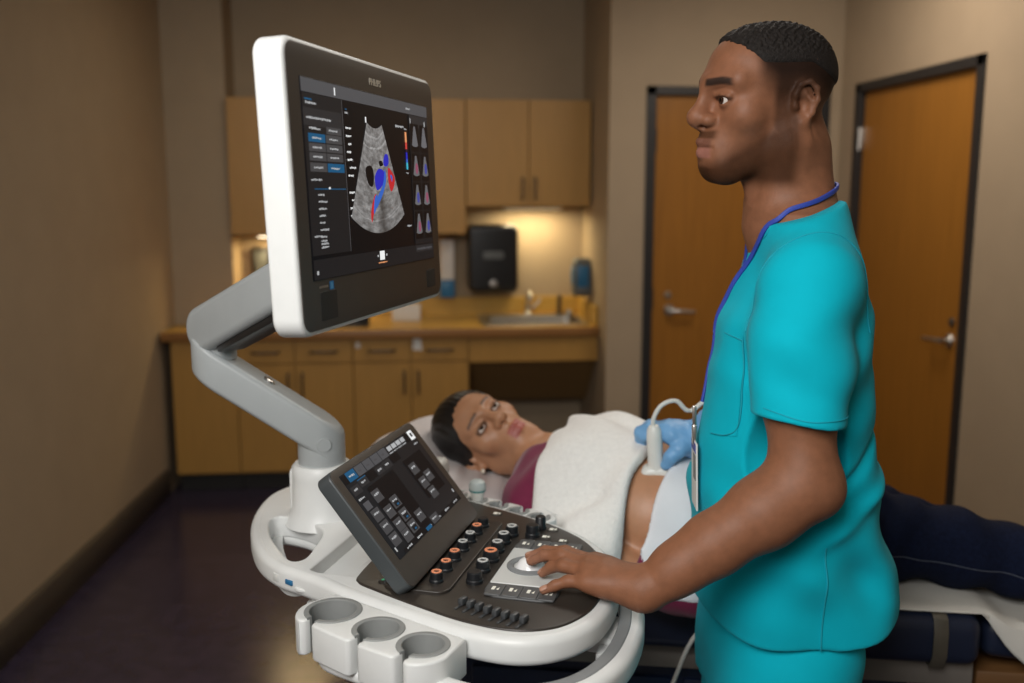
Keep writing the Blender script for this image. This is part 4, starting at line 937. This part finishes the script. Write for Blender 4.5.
# seams and pocket follow the cloth
def on_cloth(Fq, pts, off=.0006):
    P = np.array(pts, float)
    for _ in range(12):
        d = Fq.ev(P); g = np.stack([Fq.ev(P+np.eye(3)[i]*.002)-d for i in range(3)], 1)/.002; g /= np.linalg.norm(g, axis=1)[:, None]+1e-9
        P = P-g*(d-off)[:, None]*.9
    return P
def seam(pts, r=.0011, n=12, name='seam', m_='scrub_seam'):
    P = on_cloth(Tp, catmull(pts, n, False)); me = tube(P, r, 6); me.transform(T(-PO[0], -PO[1], -PO[2])); return link(name, me, m_, top)
seam([(.574, 1.24, 1.10), (.577, 1.236, 1.03), (.579, 1.235, .96), (.580, 1.236, .915)])
seam([(.455, 1.20, 1.315), (.48, 1.16, 1.310), (.514, 1.15, 1.306), (.555, 1.17, 1.303), (.575, 1.21, 1.302)], .0007)
seam([(.492, 1.30, 1.40), (.512, 1.28, 1.47), (.545, 1.272, 1.525), (.590, 1.275, 1.525), (.622, 1.285, 1.47), (.632, 1.28, 1.40)], .0009)
seam([(.520, 1.375, 1.530), (.545, 1.355, 1.541), (.575, 1.347, 1.553), (.61, 1.357, 1.563), (.635, 1.385, 1.568)], .0007)
def patch(corners, name, off=.0014, nu=18, nv=18):
    a, b, c, d = [np.array(q, float) for q in corners]; P = []
    for i in range(nv+1):
        for j in range(nu+1): u, v = j/nu, i/nv; P.append((a*(1-u)+b*u)*(1-v)+(d*(1-u)+c*u)*v)
    P = on_cloth(Tp, P, off)-np.array(PO); f = [(i*(nu+1)+j, i*(nu+1)+j+1, (i+1)*(nu+1)+j+1, (i+1)*(nu+1)+j) for i in range(nv) for j in range(nu)]
    return link(name, pydata(P, f), 'scrub_cloth', top)
pk = patch([(.456, 1.375, 1.235), (.472, 1.322, 1.245), (.472, 1.312, 1.395), (.462, 1.365, 1.400)], 'chest_pocket')
for pts in ([(.462, 1.365, 1.392), (.466, 1.34, 1.390), (.472, 1.312, 1.388)], [(.4715, 1.313, 1.39), (.472, 1.314, 1.32), (.472, 1.320, 1.262), (.466, 1.340, 1.243), (.457, 1.372, 1.237)]):
    P = on_cloth(Tp, catmull(pts, 8, False), .0018); me = tube(P-np.array(PO), .0010, 6); link('pocket_stitch', me, 'scrub_seam', top)
# trousers and shoes
Tr = Fld(); Tr.loft([(.78, .578, 1.43, .108, .168), (.88, .580, 1.43, .112, .170), (.98, .585, 1.43, .105, .160)], .04)
for s in (-1, 1): Tr.chain([(.584, 1.43+s*.086, .88), (.580, 1.43+s*.098, .50), (.610, 1.43+s*.105, .06)], [.092, .084, .078], .035)
Tr.fn(lambda P: .05-P[:, 2], 'i', .004)
Tr.post = lambda P: .003*np.sin(30*P[:, 2]+4*np.sin(9*P[:, 0]))*np.sin(22*P[:, 1]+9*P[:, 2])
put('scrub_trousers', skin_mesh(Tr, (.44, 1.18, .02), (.78, 1.70, 1.02), .006), 'scrub_cloth', man, PO)
for s in (-1, 1):
    Sh = Fld(); Sh.chain([(.665, 1.43+s*.105, .045), (.56, 1.43+s*.108, .042), (.455, 1.43+s*.115, .034)], [.040, .042, .034], .02); Sh.cone((.64, 1.43+s*.105, .06), (.63, 1.43+s*.105, .09), .042, .042, .02); Sh.fn(lambda P: .001-P[:, 2], 'i', .003)
    put('shoe', skin_mesh(Sh, (.40, 1.20, -.02), (.74, 1.66, .15), .005), 'shoe_black', man, PO)
# lanyard with badge
class Both:
    def ev(s, P): return np.minimum(F.ev(P), Tp.ev(P))
nk = [(.645, 1.43, 1.612), (.640, 1.400, 1.609), (.622, 1.375, 1.602), (.598, 1.360, 1.592), (.570, 1.354, 1.577), (.542, 1.362, 1.556), (.515, 1.385, 1.526), (.492, 1.415, 1.49), (.474, 1.442, 1.45), (.464, 1.458, 1.39), (.456, 1.458, 1.33), (.447, 1.446, 1.27)]
left = on_cloth(Both(), catmull(nk, 8, False), .0035)
nk2 = [(.645, 1.43, 1.612), (.640, 1.460, 1.609), (.622, 1.485, 1.602), (.598, 1.500, 1.592), (.575, 1.508, 1.575), (.555, 1.512, 1.55), (.540, 1.530, 1.52), (.530, 1.545, 1.48), (.515, 1.545, 1.43), (.495, 1.530, 1.38), (.470, 1.500, 1.33), (.450, 1.455, 1.27)]
right = on_cloth(Both(), catmull(nk2, 8, False), .0035)
def ease(P):
    for _ in range(3): P = np.vstack([P[:1], (P[:-2]+2*P[1:-1]+P[2:])/4, P[-1:]])
    return P
left, right = ease(left), ease(right)
la_ = link('lanyard', join(*[sweep(q-np.array(PO), rrect(-.0022, .0022, -.0036, .0036, .0015, 3)) for q in (left, right)]), 'lanyard_blue', man)
bx = np.array((.433, 1.415, 1.165)); BM = T(*(bx-np.array(PO))) @ Matrix.Rotation(R(-9), 4, 'Z') @ Matrix.Rotation(R(-2), 4, 'Y')
bd = link('badge', box(-.0015, .0015, -.027, .027, -.058, .050, .0012), 'paper_white', la_, False, xf=BM)
link('badge_clip', join(box(-.004, .004, -.006, .006, .043, .075, .002), box(-.003, .003, -.003, .003, .07, .105, .001)), 'satin_steel', la_, xf=BM)
link('badge_print', join(box(-.0022, -.0012, -.022, .002, -.01, .03, 0), box(-.0022, -.0012, -.024, .024, .034, .048, 0), mats=[0, 1]), ['grey_plastic', 'lanyard_blue'], la_, False, xf=BM)
# gloved right hand round the probe
PB = np.array((.456, 1.735, 1.050)); PA = np.array((-.10, -.10, .99)); PA /= np.linalg.norm(PA)     # probe foot on the belly and its axis
G = Fld(); GW = (.536, 1.742, 1.126)
hz = PB+PA*.070
GO = np.array((.006, .006, .000))
gt = [((.474, 1.718, 1.140), (.446, 1.738, 1.143), (.430, 1.752, 1.132), (.432, 1.762, 1.118)),
      ((.472, 1.734, 1.146), (.440, 1.750, 1.150), (.422, 1.760, 1.138), (.424, 1.768, 1.122)),
      ((.476, 1.750, 1.146), (.444, 1.764, 1.150), (.426, 1.770, 1.136), (.428, 1.774, 1.118)),
      ((.484, 1.764, 1.138), (.456, 1.776, 1.140), (.438, 1.780, 1.126), (.440, 1.782, 1.108))]
gt = [tuple(tuple(np.array(p)+GO) for p in f) for f in gt]
gth = [tuple(np.array(p)+GO) for p in [(.504, 1.715, 1.124), (.486, 1.702, 1.118), (.470, 1.702, 1.104), (.462, 1.708, 1.086)]]
hand_field(G, GW, gt, gth); G.chain([GW, (.575, 1.712, 1.165)], [.030, .036], .02)
G.cone((.565, 1.719, 1.157), (.568, 1.717, 1.160), .040, .040, .006)
G.post = lambda P: -.0022+.0006*np.sin(300*P[:, 0]+200*P[:, 2])*np.sin(260*P[:, 1])
put('glove', skin_mesh(G, (.38, 1.63, 1.04), (.64, 1.82, 1.22), .0026), 'glove_blue', man, PO)

# probe in the glove with its cable
pr = empty('ultrasound_probe', tuple(PB)); tag(pr, 'pale curved-face probe held in a blue glove against the bare belly', 'ultrasound probe', 'ultrasound probes')
xa_ = np.array((.97, -.22, 0)); xa_ -= PA*(xa_ @ PA); xa_ /= np.linalg.norm(xa_); ya_ = np.cross(PA, xa_); q = Matrix(((xa_[0], ya_[0], PA[0], 0), (xa_[1], ya_[1], PA[1], 0), (xa_[2], ya_[2], PA[2], 0), (0, 0, 0, 1)))
foot = plate(catmull([(-.030, .0), (-.034, .010), (-.030, .022), (-.016, .032), (.016, .032), (.030, .022), (.034, .010), (.030, .0), (.018, -.006), (-.018, -.006)], 6), -.019, .019, .013, 5)
foot.transform(Matrix(((1, 0, 0, 0), (0, 0, -1, 0), (0, 1, 0, 0), (0, 0, 0, 1))))
grip = lathe([(.018, .024), (.0155, .036), (.0150, .05), (.0150, .088), (.0135, .104), (.009, .112), (.0, .113)], 24, False)
link('head', foot, 'probe_white', pr, xf=q, angle=60); link('handle', grip, 'probe_white', pr, xf=q)
ce = PB+PA*.100
cb = catmull([tuple(ce), tuple(ce+PA*.025), tuple(ce+np.array((.012, -.005, .052))), tuple(ce+np.array((.040, -.005, .060))), tuple(ce+np.array((.068, -.004, .040))), (.560, 1.72, 1.215), (.63, 1.71, 1.19), (.70, 1.66, 1.08), (.66, 1.64, .88), (.52, 1.62, .80), (.46, 1.60, .70), (.40, 1.57, .55), (.30, 1.54, .35)], 8, False)
link('cable', tube(cb-PB, .0042, 10), 'cable_white', pr)

# ------------------------------------------------------------------ examination table
a13 = R(-13.2); BO = (1.03, 1.545, 0)
bed = empty('examination_table', BO, a13); tag(bed, 'navy examination table with grey strap under the lying woman', 'examination table')
BZ = .825
def padded(x0, x1, y0, y1, z0, z1, r=.028): return box(x0, x1, y0, y1, z0, z1, r, 5)
link('mattress', padded(-.83, .0, 0, .66, BZ-.10, BZ), 'navy_vinyl', bed)
hb = padded(-.36, .0, 0, .66, -.09, 0); hb.transform(T(-.84, 0, BZ) @ Matrix.Rotation(R(17), 4, 'Y'))
link('back_section', hb, 'navy_vinyl', bed)
ft = padded(.0, .60, .05, .62, -.08, 0); ft.transform(T(.02, 0, BZ-.022) @ Matrix.Rotation(R(5), 4, 'Y'))
link('foot_section', ft, 'navy_vinyl', bed)
link('strap', join(sweep([(-.078, .3, BZ+.001), (-.078, .02, BZ+.002), (-.078, .004, BZ-.006), (-.078, -.0035, BZ-.028), (-.078, -.0035, BZ-.075), (-.078, .012, BZ-.103), (-.078, .3, BZ-.104)], rrect(-.0025, .0025, -.013, .013, .001, 2), up=(1, 0, 0.01))), 'strap_web', bed, xf=None)
link('frame_rail', join(box(-1.03, .0, .04, .62, BZ-.155, BZ-.102, .006)), 'table_grey', bed)
link('foot_frame', join(box(.012, .62, .06, .60, BZ-.19, BZ-.13, .006)), 'wood_brown', bed)
link('pedestal', join(box(-1.0, -.10, .08, .60, .10, BZ-.155, .02)), 'table_navy', bed)
link('drawer_front', join(box(-.97, -.56, .066, .082, .30, BZ-.19, .006), box(-.54, -.13, .066, .082, .30, BZ-.19, .006)), 'table_navy', bed)
link('foot_base', box(-1.0, -.05, .05, .64, .0, .11, .02), 'slate', bed)
# paper sheet over the table: wavy cloth draping over the foot end
v = []; f = []; nu, nv = 70, 30
for i in range(nu+1):
    for j in range(nv+1):
        x = -.58+1.12*i/nu; hang = .60*max(0, x-.0)**.85 if x > 0 else 0; hang = min(hang, .34)
        sag = -.02*sm(x, .0, .06)-.087*max(0, x-.03)
        if j < 9: t = j/9; y = .034-.012*sm(x, -.03, .03)-.012*math.sin(3*t+9*x)*min(1, hang*6); z = BZ+.004+sag-hang*(1-t)
        else: t = (j-9)/(nv-9); y = .034+.57*t; z = BZ+.004+sag+.0025*math.sin(23*x+3*math.sin(9*y))*math.sin(14*y+5*x)
        if j < 9 and x <= 0: y = .014+.020*j/9; z = BZ+.004
        v.append((x, y, z))
for i in range(nu):
    for j in range(nv): f.append((i*(nv+1)+j, (i+1)*(nv+1)+j, (i+1)*(nv+1)+j+1, i*(nv+1)+j+1))
shs = link('bed_sheet', pydata(v, f), 'bed_sheet'); tag(shs, 'off-white sheet spread under the legs and draping over the foot end', 'sheet'); shs.location = BO; shs.rotation_euler = (0, 0, a13)
md = shs.modifiers.new('s', 'SOLIDIFY'); md.thickness = .003; md.offset = 1

# ------------------------------------------------------------------ lying woman
WO = (.50, 1.80, BZ)
wom = empty('person', WO); tag(wom, 'woman with dark pulled-back hair lying on the table, burgundy top raised off her belly, jeans', 'person')
WR2 = np.array(((.051, .508, -.860), (-.780, .558, .284), (.624, .656, .424))); WT = np.array((.148, 2.078, 1.063)); WS = .95
ax = np.array((.84, -.545, 0)); lt = np.array((-.545, -.84, 0))
S0, S1, S2, S3 = [np.array(p) for p in ((.312, 1.955, .985), (.380, 1.890, .988), (.490, 1.815, .968), (.650, 1.765, .948))]
def torso(F, grow=0., arms=True):
    for s, rr_ in ((0, (.095, .108, .102, .108)), (.062, (.078, .095, .094, .100)), (-.062, (.078, .095, .094, .100))):
        F.chain([tuple(p+lt*s*(1 if i else .9)) for i, p in enumerate((S0, S1, S2, S3))], [q+grow for q in rr_], .05)
    for s in (1, -1): F.ball(tuple(S0+lt*.135*s+(0, 0, -.015)), .056+grow, .06)
NA = [tuple(S0+lt*.140+(0, 0, -.02)), tuple(S1+lt*.195+ax*.07+(0, 0, -.075)), tuple(S2+lt*.170+ax*.12+(0, 0, -.098)), tuple(S3)]
W_ = Fld(); W_.frame(WR2, WT, WS); head_field(W_, {'nose': .88, 'brow': .7, 'jaw': .90, 'eye': .0041})
W_.frame(); W_.cone(tuple(WT+WR2 @ np.array((-.02, 0, -.06))), tuple(S0+np.array((-.0, 0, .02))), .046, .050, .03)
torso(W_)
W_.chain(NA[:3], [.046, .038, .027], .03)
fa = S2+lt*.170+ax*.12+np.array((0, 0, -.098))
def pfing(o_, L): b = fa+ax*.085+lt*o_; return (tuple(b), tuple(b+ax*L*.45+(0, 0, -.004)), tuple(b+ax*L*.75+(0, 0, -.014)), tuple(b+ax*L+(0, 0, -.024)))
hand_field(W_, tuple(fa), [pfing(-.028, .07), pfing(-.009, .078), pfing(.010, .072), pfing(.028, .058)], [tuple(fa+ax*.03-lt*.025), tuple(fa+ax*.05-lt*.04), tuple(fa+ax*.07-lt*.05), tuple(fa+ax*.09-lt*.052)])
def wom_col(X):
    q = (X-WT) @ WR2/WS; x, y, z = q.T; ay = np.abs(y); c = np.repeat(np.array(((.46, .23, .125),)), len(X), 0); head = np.linalg.norm(X-WT, axis=1) < .16
    mix = lambda m, col: c.__setitem__(slice(None), c*(1-m[:, None])+np.array(col)*m[:, None])
    mix(sm(x, .086, .096)*sm(-z, .053, .057)*(1-sm(-z, .081, .085))*(1-sm(ay, .019, .026))*head*.75, (.36, .055, .06))
    bz_ = z-(.030-.16*np.clip(ay-.034, 0, 1)); mix((1-sm(np.abs(bz_), .0020, .0046))*sm(ay, .010, .015)*(1-sm(ay, .046, .054))*sm(x, .05, .065)*head*.8, (.03, .015, .01))
    ey = np.sqrt(((ay-.0335)/.0155)**2+((z-.0002)/.0072)**2); mix((1-sm(np.abs(ey-1), .12, .42))*sm(x, .076, .085)*head*.8, (.02, .011, .009))
    mix((1-sm(np.sqrt(((x-.06)/.02)**2+((ay-.042)/.02)**2+((z+.03)/.022)**2), .4, 1.4))*head*.25, (.42, .14, .08))
    nv_ = S2+np.array((0, 0, .095)); mix((1-sm(np.linalg.norm(X-nv_, axis=1), .004, .010))*.7, (.09, .035, .02))
    return c
wb_ = put('body', skin_mesh(W_, (-.05, 1.5, .78), (1.0, 2.35, 1.30), .0032, wom_col), 'skin_brown', wom, WO)
eyes(wom, WR2, WT, WS, WO, WR2 @ np.array((1, -.05, .25)))
# hair drawn back, falling behind the neck
Wh = Fld(); Wh.frame(WR2, WT, WS); Wh.ell((-.024, 0, .038), (.112, .0900, .094), .0); Wh.ell((-.075, 0, -.01), (.065, .072, .075), .04); Wh.cone((-.055, .030, -.06), (-.03, .075, -.13), .040, .022, .04)
def wh_cut(P):
    q = (P-WT) @ WR2/WS; x, y, z = q.T
    return (x-(.083+.012*sm(z, .07, .11)-.040*sm(.070-z, 0, .06)-.052*sm(-z, -.02, .02)-.25*np.clip(np.abs(y)-.045, 0, 1)))*.8
Wh.fn(wh_cut, 'i', .012)
Wh.post = lambda P: .0010*np.sin(((P-WT) @ WR2)[:, 1]*420+3*np.sin(((P-WT) @ WR2)[:, 2]*40))
put('hair', skin_mesh(Wh, tuple(WT-.24), tuple(WT+.24), .0035), 'hair_long', wom, WO)
er = lathe([(0, -.0055), (.004, -.004), (.0055, 0), (.004, .004), (0, .0055)], 14, False); p_ = WR2 @ (np.array((-.012, -.082, -.040))*WS)+WT-np.array(WO); link('earring', er, 'pearl', wom, xf=T(*p_))
# burgundy top: shoulders, neck and near sleeve
Bt = Fld(); torso(Bt, .008); Bt.chain(NA[:3], [.062, .052, .045], .03)
Bt.fn(lambda P: np.minimum((P-(S2-ax*.06)) @ ax, np.sqrt(((P-fa)**2).sum(1))-.0-.12+0*P[:, 0])*1.0, 'i', .004)
Bt.fn(lambda P: (P-(fa+ax*.03)) @ ax, 'i', .004)
Bt.cone(tuple(S0+np.array((-.03, .02, .085))), tuple(WT+WR2 @ np.array((.0, 0, -.12))), .055, .058, .012, 's')
Bt.post = lambda P: .003*np.sin(70*(P @ ax)+25*P[:, 2])*np.sin(50*(P @ lt))
put('burgundy_top', skin_mesh(Bt, (.0, 1.5, .78), (.8, 2.25, 1.20), .0045), 'burgundy', wom, WO)
# jeans
Jn = Fld()
hipN, hipF = S3+lt*.085+(0, 0, -.005), S3-lt*.085+(0, 0, -.005)
Jn.chain([tuple(S3-ax*.02), tuple(S3+ax*.05)], [.112, .112], .05)
Jn.chain([tuple(hipN), (.92, 1.740, .922), (1.05, 1.690, .908), (1.17, 1.650, .885), (1.45, 1.585, .840)], [.104, .0800, .070, .062, .047], .03)
Jn.chain([tuple(hipF), (.98, 1.865, .900), (1.12, 1.82, .876), (1.24, 1.78, .852), (1.52, 1.71, .815)], [.098, .072, .060, .054, .046], .03)
def jf(P):
    x, y, z = P.T
    return .0045*np.sin(95*(x+.35*z)+3*np.sin(30*z))*np.exp(-((x-.90)/.05)**2)+.003*np.sin(60*(x-.6*z)+2*np.sin(25*z+9*y))*sm(x, .80, .90)
Jn.post = jf
jn = put('jeans', skin_mesh(Jn, (.50, 1.45, .74), (1.62, 1.98, 1.12), .005), 'denim', wom, WO)
def onf(Fq, pts, off):
    P = np.array(pts, float)
    for _ in range(10):
        d = Fq.ev(P); g = np.stack([Fq.ev(P+np.eye(3)[i]*.002)-d for i in range(3)], 1)/.002; g /= np.linalg.norm(g, axis=1)[:, None]+1e-9; P = P-g*(d-off)[:, None]*.9
    return P
sp_ = onf(Jn, catmull([(.83, 1.66, .925), (.93, 1.64, .905), (1.05, 1.60, .892), (1.18, 1.57, .872), (1.45, 1.53, .838)], 12, False), .0005)
link('jeans_seam', tube(sp_-np.array(WO), .0012, 6), 'denim_thread', jn)
for c_, d_ in (((1.45, 1.585, .840), (.09, -.02, -.008)), ((1.52, 1.71, .81), (.09, -.02, -.006))):
    Sf = Fld(); c_ = np.array(c_); Sf.chain([tuple(c_), tuple(c_+np.array(d_)*.6), tuple(c_+np.array(d_)+(.01, 0, .13))], [.042, .045, .030], .03)
    put('shoe', skin_mesh(Sf, tuple(c_-.14), tuple(c_+.24), .006), 'shoe_black', wom, WO)
# towel over the chest, folded sheet over the hips
def shell(name, label, cat, lo_, hi_, reg, g0, g1, m_, post, h=.0045, extra=None):
    A = Fld(); torso(A, 0); A.chain(NA[:3], [.062, .050, .030], .05)
    if extra: extra(A)
    B = Fld()
    def f(P): d = A.ev(P); return np.maximum(d-g1, g0-d)
    B.ops.append(('u', 0, f, np.array(WO), 3.)); B.fn(reg, 'i', .012); B.post = post
    me = skin_mesh(B, lo_, hi_, h); me.transform(T(-WO[0], -WO[1], -WO[2])); o = link(name, me, m_, None, False); o.location = WO; return tag(o, label, cat)
def towel_reg(P):
    u = (P-S1) @ ax; l = (P-S1) @ lt; z = P[:, 2]
    return np.maximum.reduce([u-(.125+.010*np.sin(24*l)+.30*np.clip(l-.05, 0, .2)*0-.10*(z-1.0)), -.085-.012*np.sin(20*l)+.10*np.clip(l, 0, 1)-u, .868+.010*np.sin(30*u)-z, -.20-l])
shell('towel', 'thick white terry towel draped over the lying woman\'s chest and arm', 'towel', (.02, 1.5, .80), (.75, 2.25, 1.22), towel_reg, .004, .028, 'terry', lambda P: .0085*np.sin(34*(P @ ax)+5*np.sin(12*(P @ lt))+26*P[:, 2])*np.sin(19*(P @ lt)+1+6*P[:, 2])+.0009*np.sin(P[:, 0]*620)*np.sin(P[:, 1]*580)*np.sin(P[:, 2]*600))
def sheet_reg(P):
    u = (P-S2) @ ax; l = (P-S2) @ lt; z = P[:, 2]
    return np.maximum.reduce([-.005+.040+.55*np.clip(.03-l, -.06, .12)*0-.05*np.clip(l, -.1, .15)+.006*np.sin(16*l)-u+.10*(z-1.0), u-.26, .868-z, -.17-l])
shell('folded_sheet', 'smooth white sheet tucked across the hips below the bare belly', 'sheet', (.40, 1.48, .80), (1.0, 2.1, 1.16), sheet_reg, .004, .018, 'sheet_white', lambda P: .002*np.sin(30*P[:, 0]+15*P[:, 2]))
# pillow
pa = np.array((-.80, .40, .40)); pa /= np.linalg.norm(pa); plat = np.array((-.45, -.89, 0)); plat -= pa*(plat @ pa); plat /= np.linalg.norm(plat); pn = np.cross(plat, pa); pn = pn if pn[2] > 0 else -pn
PC = WT-pn*.118+pa*.015
Pl = Fld()
def pf(P):
    q = np.stack([(P-PC) @ pa, (P-PC) @ plat, (P-PC) @ pn], 1); hx, hy, hz = .185, .255, .062
    e = (np.abs(q[:, 0]/hx)**3.2+np.abs(q[:, 1]/hy)**3.2)**(1/3.2); th = hz*np.sqrt(np.clip(1-e**2.6, 0, 1))+.006
    dent = .030*np.exp(-(q[:, 0]**2+q[:, 1]**2)/.010)*(q[:, 2] > 0)
    return np.maximum(np.abs(q[:, 2])-th+dent, (e-1)*hx)*.7
Pl.fn(pf, 'u', 0, PC, .34); Pl.post = lambda P: .002*np.sin(40*(P @ plat)+12*np.sin(11*(P @ pa)))
me = skin_mesh(Pl, tuple(PC-.34), tuple(PC+.34), .006); me.transform(T(*(-PC))); pw = link('pillow', me, 'pillow_white', None, False); pw.location = tuple(PC); tag(pw, 'plump white pillow under the lying woman\'s head', 'pillow')
